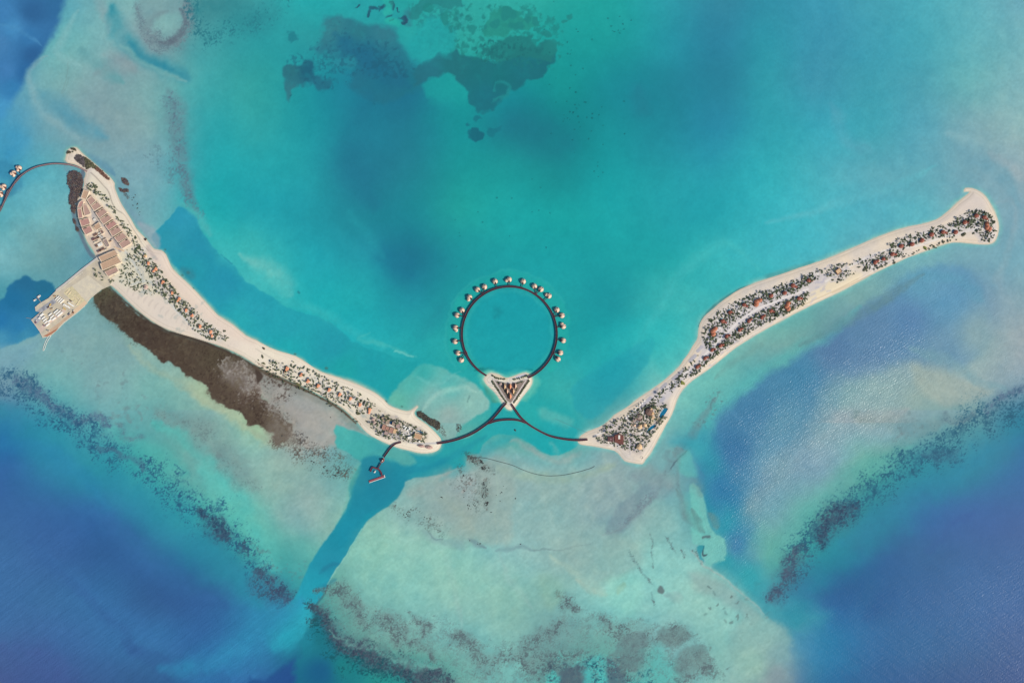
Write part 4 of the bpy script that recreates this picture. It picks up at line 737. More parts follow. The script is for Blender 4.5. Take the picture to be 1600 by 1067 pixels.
def paintC(L):
    _post = lambda: None
    L.poly([(1260,455),(1300,430),(1340,425),(1345,436),(1300,458),(1260,476),(1225,492)], (232,216,186), f=5, op=.85)
    L.poly([(1400,355),(1450,350),(1490,330),(1515,300),(1545,320),(1520,325),(1480,345),(1430,362)], (218,204,194), f=4, op=.7)
    L.poly([(1010,626),(1050,598),(1090,560),(1100,530),(1130,495),(1200,455),(1280,430),(1300,425),(1290,445),(1220,480),(1150,525),(1090,580),(1060,600),(1030,640)], (205,198,200), f=3, op=.75, tex=.06)
    L.stroke([(1095,562),(1118,536),(1135,520),(1160,498),(1185,482),(1215,470),(1240,460),(1262,452)], 1.6, (232,226,226), f=.6, op=.95)
    L.stroke([(1290,440),(1330,415),(1380,392),(1430,385),(1470,372),(1510,362),(1530,355)], 1.4, (232,224,216), f=.8, op=.8)
    L.stroke([(1080,575),(1050,600),(1020,625),(990,655),(960,668),(930,680)], 1.4, (228,222,220), f=.7, op=.8)
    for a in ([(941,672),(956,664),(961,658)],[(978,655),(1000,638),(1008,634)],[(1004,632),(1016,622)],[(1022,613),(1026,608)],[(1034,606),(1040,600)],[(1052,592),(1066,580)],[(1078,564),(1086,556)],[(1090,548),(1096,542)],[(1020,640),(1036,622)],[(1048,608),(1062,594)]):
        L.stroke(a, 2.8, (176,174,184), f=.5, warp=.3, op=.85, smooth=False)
    L.stroke([(982,638),(990,633),(998,629)], .6, (150,145,140), op=.7)
    L.stroke([(1300,458),(1330,444),(1360,430)], .7, (185,165,130), op=.6)
    L.stroke([(1225,490),(1260,474),(1300,456),(1340,436)], 1.2, (205,188,160), f=1.2, op=.6)
    L.poly([(950,665),(990,650),(1020,630),(1040,640),(1030,660),(1010,690),(1000,710),(985,705),(960,695),(940,690)], (196,184,176), f=4, op=.65, tex=.25)
    L.poly([(1024,640),(1030,636),(1029,648),(1030,656),(1020,662),(1010,672),(1006,678),(1006,668),(1018,656),(1024,652)], (222,198,142), f=.8, op=.9)
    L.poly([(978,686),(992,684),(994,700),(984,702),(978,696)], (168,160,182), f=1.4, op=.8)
    L.poly([(1430,392),(1500,372),(1540,378),(1480,380)], (226,206,184), f=3, op=.6)
    for i in range(70):
        x = rnd.uniform(1100, 1300); y = 560-(x-1100)*.62+rnd.uniform(-28, 18); L.stroke([(x, y), (x+rnd.uniform(2,6), y-rnd.uniform(1,4))], rnd.uniform(.8,1.8), (184,180,192), f=1.3, op=.5, smooth=False)
_pc = paintC
def paintC(L):
    _pc(L)
    for pts in ([(1097,533),(1110,498),(1130,482),(1150,470),(1172,460),(1200,452),(1232,440),(1262,428),(1284,420),(1286,430),(1262,446),(1240,458),(1214,468),(1184,480),(1158,496),(1134,518),(1104,548)],
                [(1076,590),(1096,566),(1120,540),(1138,524),(1162,503),(1188,486),(1216,474),(1240,464),(1264,456),(1264,466),(1236,486),(1210,500),(1186,510),(1164,524),(1142,538),(1118,556),(1102,570)],
                [(1292,420),(1312,410),(1322,414),(1330,424),(1322,436),(1308,442),(1298,434)], [(1330,412),(1352,400),(1376,394),(1392,388),(1410,392),(1404,404),(1384,414),(1366,424),(1346,414)],
                [(1388,384),(1400,374),(1420,368),(1444,360),(1482,350),(1500,336),(1524,326),(1544,332),(1556,350),(1556,370),(1548,378),(1532,378),(1516,360),(1488,368),(1440,378),(1400,390)],
                [(930,684),(942,680),(960,672),(980,656),(1000,640),(1012,630),(1040,628),(1046,634),(1042,652),(1022,676),(1004,704),(990,708),(976,702),(938,692)]):
        garden(L, pts, (198,192,194) if pts[0][0] > 1000 else (190,180,174), .55)
    L.stroke([(1095,562),(1118,536),(1135,520),(1160,498),(1185,482),(1215,470),(1240,460),(1262,452)], 1.15, (228,220,216), f=.6, op=.9)
islA = land('sand_island', 'long cream sandbar bending from the service dock to the curved bridge', ISL_A, paintA)
islB = land('sand_island', 'small three-cornered sand islet closing the foot of the ring', ISL_B, paintB, 1.5, (232,222,204))
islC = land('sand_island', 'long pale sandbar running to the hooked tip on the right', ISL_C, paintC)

# ------------------------------------------------------------------ materials
M_DECK = mat('dark hardwood decking', (62,36,50), .7, .2, .8)
M_RAIL = mat('red brown timber rail', (112,54,66), .6, .15, .5)
M_DECKG = mat('greyed timber decking', (128,120,124), .75, .15, .8)
M_PILE = mat('concrete pile', (120,110,105), .8)
M_SHELL = mat('cream shingle shell', (234,198,174), .6, .10, .5)
M_SHELLD = mat('copper brown shingle', (186,126,100), .6, .14, .6)
M_CREASE = mat('dark timber crease', (110,58,52), .7, .15, .7)
M_GLASS = mat('dark glazing', (58,52,60), .12, .05, .5)
M_POOL = mat('pool water', (120,165,182), .08, .06, .4, ior=1.33)
M_POOLB = mat('deep blue pool water', (28,112,148), .08, .06, .4, ior=1.33)
M_WHITE = mat('white render', (236,230,220), .7, .05)
M_CREAM = mat('cream coping', (230,212,190), .8, .06)
M_ROOFP = mat('pink brown flat roof', (182,149,136), .85, .05, .25)
M_ROOFR = mat('rose flat roof', (184,140,131), .85, .06, .25)
M_ROOFT = mat('tan flat roof', (192,160,134), .85, .06, .25)
M_WALL = mat('sand coloured wall', (205,188,160), .85, .06)
M_ORANGE = mat('orange thatch', (222,150,114), .8, .16, .7)
M_TERRA = mat('terracotta shingle', (150,84,68), .7, .16, .6)
M_TERRAL = mat('light terracotta shingle', (182,112,84), .7, .16, .6)
M_MAROON = mat('maroon timber roof', (108,62,56), .7, .16, .5)
M_TAN = mat('tan membrane roof', (222,186,146), .7, .06, .3)
M_STONE = mat('pale paving', (206,196,182), .85, .08)
M_APRON = mat('dock hardcore', (206,192,166), .9, .07, .06, c2=(186,176,160))
M_STEEL = mat('grey steel', (140,145,150), .5, .1)
M_YELL = mat('yellow paint', (214,178,96), .5, .1)
M_DARK = mat('dark recess', (62,48,46), .8, .1)
M_LEAF = mat('dark palm green', (92,104,72), .7, .35, 1.2, c2=(66,76,56))
M_LEAF3 = mat('fresh palm green', (106,116,74), .7, .3, 1.2, c2=(76,86,58))
M_LEAF2 = mat('grey green scrub', (108,110,84), .8, .3, 1.0, c2=(76,78,64))
M_LEAFY = mat('yellow green foliage', (158,164,78), .8, .2, 1.0)
M_MANG = mat('dusky mangrove foliage', (74,74,60), .8, .3, .35, c2=(74,60,62))
M_TRUNK = mat('palm trunk', (120,100,82), .9)
M_ROCK = mat('dark coral rock', (62,66,66), .9, .25, .5)
M_BOOM = mat('dark float line', (60,72,80), .7)
M_UMB = mat('white canvas', (244,240,234), .8, .03)

def g(o, name, mb, m, smooth=False): return mb.build(name, m, o, smooth)
def deg_txt(x, y):
    a = (math.degrees(math.atan2(x-796, 522-y)) % 360)/30; k = round(a*2)/2
    W_ = ['twelve','one','two','three','four','five','six','seven','eight','nine','ten','eleven']
    h = int(k) % 12; return (W_[h] if k == int(k) else 'half past '+W_[h])

# ------------------------------------------------------------------ walkways
def walkway(label, cat, pts, w, z, group=None, name='boardwalk', deck=M_DECK, railw=0.7, pile_step=16, piles=True, closed=False, railm=M_RAIL, edge=True, onland=()):
    pts = smooth_line(pts, 6, closed) if len(pts) > 2 else pts
    c = P(*pts[len(pts)//2][:2]); r = thing(name, (c.x, c.y, 0), 0, label, cat, group)
    L = [(P(*p[:2]).x-c.x, P(*p[:2]).y-c.y) for p in pts]
    g(r, 'deck', MB().ribbon(L, w, z-.5, z), deck)
    if edge:
        n = len(L)
        for s_ in (-1, 1):
            o = []
            for i in range(n):
                a = L[max(i-1, 0)]; b_ = L[min(i+1, n-1)]; d = Vector((b_[0]-a[0], b_[1]-a[1])).normalized(); o.append((L[i][0]-d.y*s_*(w/2-railw/2+.02), L[i][1]+d.x*s_*(w/2-railw/2+.02)))
            g(r, 'handrail', MB().ribbon(o, railw, z+.003, z+1.0), railm)
    if piles:
        acc = 0; last = L[0]
        for i in range(1, len(L)):
            acc += math.dist(L[i], L[i-1])/S
            if acc > pile_step:
                acc = 0; d = Vector((L[i][0]-L[i-1][0], L[i][1]-L[i-1][1])).normalized()
                mb = MB()
                for s_ in (-1, 1): mb.disc(L[i][0]-d.y*s_*w*.35, L[i][1]+d.x*s_*w*.35, -2.5, z-.5, .35, 8)
                mb.box(L[i][0], L[i][1], z-1.1, .6, w*.9, .6, math.atan2(d.y, d.x)); g(r, 'pile', mb, M_PILE)
    return r
RC = (796, 522); RR = 74.0
walkway('dark timber ring boardwalk circling the round basin', 'boardwalk', [(RC[0]+RR*math.cos(R(a)), RC[1]-RR*math.sin(R(a))) for a in range(-67, 248, 7)], 4.3, 3.2, 'dark timber boardwalks over the water', railw=.5)
walkway('dark curved boardwalk from the left sandbar to the centre islet', 'boardwalk', [(683,692.5),(700,690),(720,684.5),(740,676),(757,665),(768,656),(778,645),(786,635),(791,630)], 4.2, 3.0, 'dark timber boardwalks over the water')
walkway('dark curved boardwalk from the right sandbar to the centre islet', 'boardwalk', [(918,686.5),(900,687.5),(880,685.5),(860,681),(843,673),(828,664),(815,653),(806,641),(799,631)], 4.2, 3.0, 'dark timber boardwalks over the water')
walkway('dark arched link boardwalk below the centre islet', 'boardwalk', [(763,661.5),(773,658),(784,656),(797,655.3),(810,656.5),(823,661)], 4.0, 2.99, 'dark timber boardwalks over the water')
walkway('long pinkish curved boardwalk leaving the left sandbar past the big villas', 'boardwalk', [(-30,372),(-14,350),(0,331),(8,315),(17,297),(28,281),(40,270.5),(55,262.5),(70,258.5),(85,256.5),(100,257),(114,259),(127,263.5),(137,268.5)], 3.4, 3.0, 'dark timber boardwalks over the water', deck=mat('pale rose decking', (168,140,140), .7, .12), railm=mat('dusky rail', (84,62,72), .6), railw=.55)
walkway('crooked dark jetty from the left sandbar to the boat landing', 'jetty', [(627,690.5),(618,693),(611,699),(605,707),(600,714)], 3.6, 2.6, 'landing jetties', name='jetty')
walkway('narrow link between the round jetty pavilion and the cross landing', 'jetty', [(595.5,723),(590.5,732)], 2.2, 2.6, 'landing jetties', name='jetty')
walkway('short bent landing arm holding the moored white boat', 'jetty', [(579,736.5),(582.2,730),(588,731.5),(592,733),(596,738),(597,743)], 3.2, 2.58, 'landing jetties', name='jetty', deck=M_RAIL)
t = thing('landing_stage', P(588.7, 748), 0, 'straight rust red landing stage with white fender edge', 'landing stage')
a = math.atan2(8.3, 24); g(t, 'deck', MB().box(0, 0, .8, 38, 4.4, .7, a), mat('rust red decking', (150,76,84), .7))
g(t, 'fender', MB().box(math.sin(a)*2.7, -math.cos(a)*2.7, .7, 38.4, 1.1, 1.0, a), M_WHITE); g(t, 'end_fender', MB().box(math.cos(a)*19.5, math.sin(a)*19.5, .7, 1.3, 6, 1.1, a), M_WHITE)
t = thing('pavilion', P(598, 719), R(60), 'oval timber pavilion with pale skylight halfway along the jetty', 'pavilion')
g(t, 'deck', MB().disc(0, 0, 2.0, 2.6, 6.2, 24, 1.0, .6), mat('brown pink decking', (168,110,100), .7)); g(t, 'roof', MB().lathe([(4.6,3.4),(3.4,5.2),(1.6,6.6),(0,7.0)], 18, 0, 0, 0, 2*math.pi, 1.0, .58), M_CREASE)
g(t, 'skylight', MB().disc(0, 0, 6.9, 7.4, 1.6, 12, 1.2, .6), M_WHITE)
for dx in (-4, 4): g(t, 'post', MB().disc(dx, 0, -2, 2, .4, 8), M_PILE)
def boat(x, y, L, W, rz, label, grp=None, cab=True, hull=M_WHITE):
    t = thing('motor_boat', P(x, y), rz, label, 'boat', grp)
    n = 8; pts = [(-L/2, -W/2), (L*.2, -W/2), (L*.38, -W*.33), (L/2, 0), (L*.38, W*.33), (L*.2, W/2), (-L/2, W/2)]
    g(t, 'hull', MB().prism([(p[0]*.93, p[1]*.8) for p in pts], -.4, 1.3, pts), hull)
    g(t, 'deck', MB().prism([(p[0]*.86, p[1]*.8) for p in pts], 1.3, 1.5), mat('boat deck', (214,208,200), .6))
    if cab:
        cb = g(t, 'cabin', MB().box(-L*.05, 0, 1.5, L*.4, W*.66, 1.5), M_WHITE); g(cb, 'windscreen', MB().prism([(L*.15, -W*.3), (L*.21, -W*.22), (L*.21, W*.22), (L*.15, W*.3)], 1.5, 2.7), M_GLASS)
    return t
boat(586, 736.6, 6.5, 3.0, R(58), 'small white boat moored inside the bent landing arm')
boat(61.5, 463, 8.5, 4.6, R(38), 'white boat moored on the upper side of the dock pontoon', 'white boats at the dock pontoon')
boat(55, 468.8, 7.5, 3.8, R(32), 'white boat moored on the lower side of the dock pontoon', 'white boats at the dock pontoon')
t = thing('pontoon', P(61.5, 469), 0, 'narrow grey pontoon reaching from the dock to two white boats', 'pontoon')
g(t, 'gangway', MB().ribbon([(-1.5, 3), (5, -6.5)], 1.6, .5, 1.0), M_STEEL); g(t, 'float', MB().box(-3.5, 5.5, .2, 7, 3.4, .8, R(-52)), mat('dusky pontoon deck', (128,112,118), .7))
walkway('thin pale mooring arm at the far corner of the dock', 'pontoon', [(41, 496.5), (50, 498)], 1.0, .9, name='pontoon', piles=False, edge=False, deck=M_STEEL)
walkway('pale forked gangway leaving the dock corner southward', 'gangway', [(78,522),(72,532),(67.5,545),(69,547),(74,534),(80,524)], .9, .9, name='gangway', piles=False, edge=False, deck=M_WHITE)
walkway('long thin dark float line curving across the flat below the islet', 'float line', [(735,713),(740,714.5),(758,715.5),(780,721),(800,726.5),(815,733),(830,738.5),(845,742),(860,743.3),(880,742),(900,738),(918,733),(925,730.5),(929,728)], 1.1, .35, name='floating_boom', piles=False, edge=False, deck=M_BOOM)
walkway('faint straight line of floats off the right sandbar tip', 'float line', [(867,654),(885,662),(910,673),(930,679)], .5, .2, name='floating_boom', piles=False, edge=False, deck=mat('grey float line', (78,125,135), .7))

# ------------------------------------------------------------------ villas over the water
def ring_villa(x, y, face, label, grp, r=5.6, twin=False, big=False):
    """face: direction (radians) of the jetty side"""
    t = thing('overwater_villa', P(x, y), face, label, 'villa', grp)
    g(t, 'deck', MB().disc(0, 0, 2.4, 3.0, r*1.0, 22), M_CREASE)
    g(t, 'plinth', MB().disc(0, 0, -1.5, 2.4, r*.55, 12), M_PILE)
    # two shell halves meeting in a crease, open towards the jetty
    for s_ in (0, 1):
        mb = MB(); a0, a1 = (R(24), R(172)) if s_ == 0 else (R(188), R(336))
        mb.lathe([(r*1.0, 3.3), (r*.93, 4.8), (r*.74, 6.6), (r*.45, 7.9), (r*.16, 8.5), (0, 8.6)], 8, 0, 0, a0, a1, 1, 1, -.05)
        g(t, 'roof_shell', mb, M_SHELL)
    g(kids(t)[-1], 'ridge', MB().box(-r*.1, 0, 6.9, r*1.1, .9, .8), M_CREASE)
    g(t, 'entrance', MB().prism([(r*.2, -.5), (r*.95, -r*.34), (r*.95, r*.34), (r*.2, .5)], 3.0, 6.0), M_CREASE if big else M_GLASS)
    a = math.pi
    g(t, 'pool', MB().lathe([(r*.98, 3.15), (r*1.14, 3.15), (r*1.14, 3.5), (r*.98, 3.5)], 8, 0, 0, a-R(42), a+R(42)), M_POOL)
    if twin or big:
        o = r*(.95 if twin else .8)
        tw = MB().lathe([(r*.66, 3.2), (r*.6, 4.4), (r*.42, 5.6), (r*.2, 6.2), (0, 6.4)], 10, r*.35, -o, 0, 2*math.pi, 1, 1, -.05); an_ = g(t, 'annex_roof', tw, M_SHELL)
        g(an_, 'annex_ridge', MB().box(r*.35, -o, 5.6, r*.9, .6, .9, R(80)), M_CREASE)
    return t
RV = [(795.5,437,1),(773.5,440,0),(757,448.5,0),(746,452.5,0),(733.7,464.5,1),(722,485,0),(714.3,492.5,0),(712,512,1),(711.3,533.5,0),(716,551.5,0),(721,562.3,0),
      (817.5,440,0),(835,447.5,0),(845.2,452.3,0),(857.6,462.5,1),(870,484.3,0),(878,493,0),(880,510,1),(880,532,0),(875.7,551,0),(871.7,561,0)]
J = {2:(754,459),3:(754,459),5:(726,495),6:(726,495),9:(727.5,551.5),10:(727.5,551.5),12:(838,459),13:(838,459),15:(866,495),16:(866,495),19:(864.5,551.5),20:(864.5,551.5)}
for i, (x, y, tw) in enumerate(RV):
    d = math.hypot(x-RC[0], y-RC[1]); tx, ty = J.get(i, (RC[0]+(x-RC[0])*RR/d, RC[1]+(y-RC[1])*RR/d))
    f = math.atan2(-(ty-y), tx-x)
    o_ = 'twin-roofed cream shell villa' if tw else 'round cream shell villa'
    pos = deg_txt(x, y)
    side = ''
    if i in J: k = [q for q in J if J[q] == J[i]]; oth = RV[k[0] if k[1] == i else k[1]]; side = ' of its pair,' ; side = (' left one' if x < oth[0] else ' right one')+' of its pair'
    ring_villa(x, y, f, '%s%s, outside ring at %s o\'clock' % (o_, side, pos), 'shell villas around the ring boardwalk', 6.3, tw)
    L = math.hypot(tx-x, ty-y); k0 = 3.9/L
    walkway('dark jetty from ring to %s o\'clock villa%s' % (pos, side), 'jetty', [(x+(tx-x)*k0, y+(ty-y)*k0), (tx, ty)], 1.7, 3.15, 'short jetties to the ring villas', name='villa_jetty', edge=False, pile_step=4, piles=False)
for j in sorted(set(J.values())):
    c = P(*j); d = P(*RC)-c; a = math.atan2(d.y, d.x)
    t = thing('junction_deck', (c.x, c.y, 0), a, 'red triangular landing deck on the ring near its %s o\'clock villas' % deg_txt(*j), 'deck', 'red landing decks on the ring'); g(t, 'deck', MB().prism([(-1.5, 0), (4.0, -4.5), (4.0, 4.5)], 2.6, 3.19), M_RAIL); g(t, 'post', MB().disc(0, 0, -2, 2.6, .5, 8), M_PILE)
for (x, y, r, a, lb) in ((22.2,270.8,5.6,-20,'pale two-lobed villa, lower of the pair nearest the left sandbar'), (31,263.2,5.6,-60,'pale two-lobed villa, upper of the pair nearest the left sandbar'), (1.5,302.5,5.8,0,'pale two-lobed villa cut by the left picture edge'), (6.8,291.8,5.8,-35,'pale two-lobed villa just inside the left picture edge')):
    t = ring_villa(x, y, R(a), lb, 'big villas on the far left boardwalk', r+.6, False, True)
    mb = MB().lathe([(r*.72, 3.2), (r*.66, 4.6), (r*.46, 5.8), (r*.2, 6.4), (0, 6.6)], 10, -r*.75, -r*.55, 0, 2*math.pi, 1, 1, -.05); g(t, 'annex_roof', mb, M_SHELL)
for pts_, lb in (([(30.5,267.5),(33,272)],'upper'), ([(27,272.5),(31,277)],'second'), ([(9,294.5),(14,298.5)],'third'), ([(6,304),(10,307)],'lowest')):
    walkway('thin jetty to the %s villa on the far left boardwalk' % lb, 'jetty', pts_, 1.6, 2.9, 'short jetties on the far left boardwalk', name='villa_jetty', edge=False, piles=False)
for pts_, lb in (([(36,272),(28,278),(22,288),(25,287),(32,279.5)],'upper'), ([(20,291),(12,299),(6,316),(10,313),(16,300)],'middle'), ([(5,320),(-4,328),(-4,336),(2,330)],'lower')):
    c = P(*pts_[0]); t = thing('sun_deck', (c.x, c.y, 0), 0, '%s grey wedge deck widening the far left boardwalk' % lb, 'deck', 'grey wedge decks on the far left boardwalk')
    g(t, 'deck', MB().prism([((P(*p)-c).x, (P(*p)-c).y) for p in pts_], 2.2, 2.93), M_DECKG); g(t, 'handrail', MB().ribbon([((P(*p)-c).x, (P(*p)-c).y) for p in pts_[:3]], .4, 2.93, 3.8), mat('dusky rail', (84,62,72), .6))

# ------------------------------------------------------------------ flat-roofed buildings
def loc(pts, c): return [((P(*p)-c).x, (P(*p)-c).y) for p in pts]
def inset(q, d):
    cx = sum(p[0] for p in q)/len(q); cy = sum(p[1] for p in q)/len(q); out = []
    for p in q:
        v = Vector((p[0]-cx, p[1]-cy)); L = v.length; out.append((cx+v.x*(1-d/L*1.35), cy+v.y*(1-d/L*1.35)))
    return out
def flat_building(q, h, roofm, label, grp=None, slots=(), par=1.0, name='flat_roofed_building', z0=1.0, wall=M_CREAM):
    n = len(q); cx = sum(p[0] for p in q)/n; cy = sum(p[1] for p in q)/n; c = P(cx, cy, z0)
    t = thing(name, c, 0, label, 'building', grp); L = loc(q, c)
    g(t, 'wall', MB().prism(L, -1, h), wall)
    I = inset(L, par); rf = g(t, 'roof', MB().prism(I, h-.3, h+.35), roofm)
    for i in range(n):
        a, b_ = L[i], L[(i+1) % n]; ia, ib = I[i], I[(i+1) % n]
        g(t, 'parapet', MB().prism([a, b_, ib, ia], h+.003, h+1.0), wall)
    # standing seams across the roof and dark slots
    if n == 4:
        e1 = Vector(I[1])-Vector(I[0]); e2 = Vector(I[3])-Vector(I[0])
        mb = MB(); K = max(3, int(e1.length/3))
        for k in range(1, K):
            p0 = Vector(I[0])+e1*k/K; p1 = Vector(I[3])+(Vector(I[2])-Vector(I[3]))*k/K; mb.ribbon([tuple(p0+(p1-p0)*.04), tuple(p0+(p1-p0)*.96)], .22, h+.352, h+.5)
        g(rf, 'seam', mb, roofm)
        for (u, v, lu, lv) in slots:
            p = Vector(I[0])+e1*u+e2*v; a = math.atan2(e1.y, e1.x)
            g(rf, 'light_well', MB().box(p.x, p.y, h+.30, e1.length*lu, lv*S, .3, a), M_DARK)
    return t
FB = 'flat-roofed buildings by the service dock'
COLR = [('top', [(137.5,312.5),(145,306.4),(152,314.4),(143,322)], M_ROOFP, ()),
 ('second', [(143.6,322.8),(154,315.3),(161,322.8),(148.8,330.3)], M_ROOFP, ((.8,.08,.16,1.0),)),
 ('third', [(150.6,333.2),(163.8,325.2),(169.8,332.2),(156.7,342.3)], M_ROOFP, ((.25,.08,.3,1.2),(.75,.08,.25,1.0))),
 ('fourth', [(157,343.3),(171,335),(177.3,341.6),(163.3,351.8)], M_ROOFP, ((.78,.08,.3,1.2),)),
 ('fifth', [(165.4,352.8),(179.5,344.4),(185.3,350.5),(171.2,360.6)], M_ROOFR, ((.25,.08,.3,1.3),(.75,.08,.25,1))),
 ('sixth', [(172,361.8),(186.7,353.6),(192.3,361),(177.3,370.4)], M_ROOFP, ((.35,.08,.3,.8),(.88,.08,.2,1.8))),
 ('seventh', [(179.7,371.8),(193.8,363.4),(200.8,370.6),(186.3,379.8)], M_ROOFP, ((.25,.08,.15,.8),(.55,.08,.2,.8))),
 ('lowest', [(187,381.2),(201,372.2),(207,380.5),(192.8,389.2)], M_ROOFP, ((.85,.08,.25,2.0),))]
for nm, q, m_, sl_ in COLR: flat_building(q, 5.5, m_, '%s pink brown flat roof in the long right-hand row of eight' % nm, FB, sl_)
flat_building([(132.5,296.8),(141.3,299.8),(136,313),(128.3,309.8)], 5.5, M_ROOFT, 'tan tapering roof at the upper end of the building rows', FB)
flat_building([(122.5,326.5),(128.6,326.5),(130.8,341),(124.4,342.3)], 4.5, M_ROOFR, 'narrow rose roof along the inlet edge', FB)
flat_building([(122.4,325.3),(125,317),(130,313),(132.5,316),(129,325.3)], 4.5, M_ROOFR, 'rounded rose roof at the upper inlet corner', FB)
flat_building([(131.5,319.5),(137.2,321),(143.8,334.5),(134.5,338.3),(132,330)], 5.2, M_ROOFP, 'five-sided pink roof in the middle of the left cluster', FB)
flat_building([(125.5,344.2),(140,341),(143,350),(129,355)], 5, M_ROOFR, 'rose roof third down along the inlet edge', FB, ((.3,.08,.2,.8),))
flat_building([(129.2,357),(143,353),(147.2,362),(135.5,368)], 5, M_ROOFR, 'rose roof with dark slot, lowest along the inlet edge', FB, ((.32,.06,.4,1.8),))
flat_building([(146,354.7),(156,347.3),(160,355.6),(151.5,361)], 4.6, M_ROOFT, 'small tan roof between the two building rows', FB, ((.1,.08,.3,1.2),))
flat_building([(156.3,360),(161,358.5),(164.7,364),(160.4,367)], 4.2, mat('brown roof', (140,112,102), .8), 'tiny brown roof beside the machinery yard', FB)
flat_building([(161.5,375.8),(167.5,372.7),(173,384.7),(169.3,387)], 4.6, mat('grey brown roof', (158,138,132), .8), 'narrow grey brown roof below the machinery yard', FB)
flat_building([(155.6,402),(172,394.5),(182,391),(186.5,397.8),(160,409.7)], 6, M_ROOFT, 'long tan roof, upper of the three near the dock root', FB)
flat_building([(158.5,412.5),(185.6,400.5),(192,409.7),(162,422.8)], 7, M_ROOFT, 'largest tan roof, middle of the three near the dock root', FB)
flat_building([(165,425.4),(183.7,417.2),(187.5,423.7),(170.6,432.8)], 6, M_ROOFP, 'pink roof, lowest of the three near the dock root', FB, ((.6,.9,.35,1.2),))
# machinery yard: cabins and tanks
YARD = [(150,367,7,3.2,'brown'),(153,372,8,2.6,'brown'),(147,374,5,4,'maroon'),(156.5,364.5,4.5,1.6,'white'),(157,368.3,6,1.4,'white'),(155.5,371,6,1.4,'white'),(160.5,371,5,3.4,'grey'),(151.5,378,9,1.6,'cream'),(157.5,382.5,8,5.5,'white'),(152,384.5,3,4,'brown'),(160.5,390,9,3,'brown'),(156,392.5,6,2.4,'maroon'),(166.5,390.3,5,1.6,'cream'),(148.5,343.5,3.4,3.4,'white'),(176,374.5,3,1.3,'grey'),(173.5,377,4,1.4,'brown')]
cm = {'brown': mat('brown cabin roof', (128,98,88), .8), 'maroon': mat('maroon cabin roof', (118,84,86), .8), 'white': M_WHITE, 'grey': mat('grey cabin roof', (196,190,184), .7), 'cream': M_CREAM}
ordn = ['first','second','third','fourth','fifth','sixth','seventh','eighth','ninth','tenth','eleventh','twelfth','thirteenth','fourteenth','fifteenth','sixteenth','seventeenth','eighteenth','nineteenth','twentieth']
YL = ['topmost brown plant room of the machinery yard','long brown plant room under the topmost one','squat maroon plant room at the yard\'s inlet side','short white duct roof at the yard top','long white duct roof, middle of three','lowest white duct roof in the yard','square grey roof right of the white ducts','thin cream coping shed across the yard','big white tank roof low in the yard','small brown hut left of the white tank roof','long brown shed under the white tank roof','maroon shed at the yard\'s lowest corner','thin cream shed by the three tan roofs','small white kiosk between the building rows','small grey box on the service road','small brown box on the service road']
for (x, y, l, w, k), lb in zip(YARD, YL):
    c = P(x, y, 1.0); t = thing('plant_room', c, R(28), lb, 'shed', 'plant rooms in the machinery yard')
    l *= 1.35; w *= 1.3
    g(t, 'wall', MB().box(0, 0, 0, l, w, 3.2), M_WALL); rf = g(t, 'roof', MB().box(0, 0, 3.2, l+.5, w+.5, .4), cm[k])
    g(rf, 'vent', MB().box(l*.2, 0, 3.6, 1.0, .8, .7), M_DARK)

# ------------------------------------------------------------------ service dock
c = P(100, 465); t = thing('dock_platform', c, 0, 'sandy service dock jutting from the left sandbar into the harbour', 'dock')
L = loc(DOCK, c); g(t, 'quay_wall', MB().prism(L, -3, 1.55), M_STONE); g(t, 'apron', MB().prism(inset(L, 1.2), 1.2, 1.62), M_APRON)
for q, m_, nm in (([(57,487),(68,478),(84,467),(89,472),(78,480),(66,488)], mat('grey concrete', (168,168,172), .8, .12, .1, c2=(138,138,146)), 'slipway'), ([(52,499),(62,490),(70,494),(58,506)], mat('bluish concrete', (172,172,178), .8, .1, .1), 'loading_bay'),
              ([(113,447),(138,430),(162,449),(134,470)], mat('pale sand fill', (214,202,178), .9, .05, .1, c2=(204,194,176)), 'hardstanding'), ([(104,452),(113,447),(134,470),(122,478),(100,458)], mat('yellowish sand fill', (216,202,160), .9, .08, .15, c2=(196,184,152)), 'hardstanding'),
              ([(112,487),(133,470),(137,474),(118,490)], mat('peach paving', (220,192,160), .9, .05, .1), 'side_strip'), ([(74,518),(92,505),(112,488),(116,491),(100,503),(80,524)], mat('brownish paving', (196,168,142), .9, .08, .1), 'side_strip'), ([(78,520),(92,512),(87,518),(74,526),(68,525)], mat('red brown paving', (176,118,92), .9, .08, .1), 'ramp'),
              ([(60,513),(72,505),(100,482),(104,486),(76,508),(64,520)], mat('rosy paving', (208,186,172), .9, .06, .1), 'roadway')):
    g(t, nm, MB().prism(loc(q, c), 1.5, 1.635+.004*len(t.children)), m_)
g(t, 'edge_road', MB().ribbon(loc([(88,454),(103,442.5),(127,422.5),(150,405),(156,400)], c), 4.0, 1.5, 1.70), mat('grey road strip', (196,190,186), .9, .04, .1))
g(t, 'road_marking', MB().ribbon(loc([(92,455.5),(106,444.5),(130,425)], c), .5, 1.6, 1.78), M_WHITE)
def container(x, y, l, w, rz, label, grp, m_=M_WHITE, h=2.8, nm='shipping_container', cat='container'):
    t = thing(nm, P(x, y, 1.68), rz, label, cat, grp); g(t, 'body', MB().box(0, 0, 0, l, w, h), m_)
    g(t, 'roof', MB().box(0, 0, h, l*.97, w*.9, .12), M_UMB if m_ == M_WHITE else m_); g(t, 'door', MB().box(l/2+.03, 0, .2, .12, w*.85, h-.4), M_STEEL); return t
a = R(43)
UC = [(90.5,465.5,13,2.2,'leftmost'),(93,467.3,13,2.2,'second from left'),(95.5,469.2,13,2.2,'third from left'),(98,471,13,2.2,'rightmost long')]
for x, y, l, w, k in UC: container(x, y, l, w, a, '%s of the slim white container roofs in the upper dock yard' % k, 'containers in the upper dock yard')
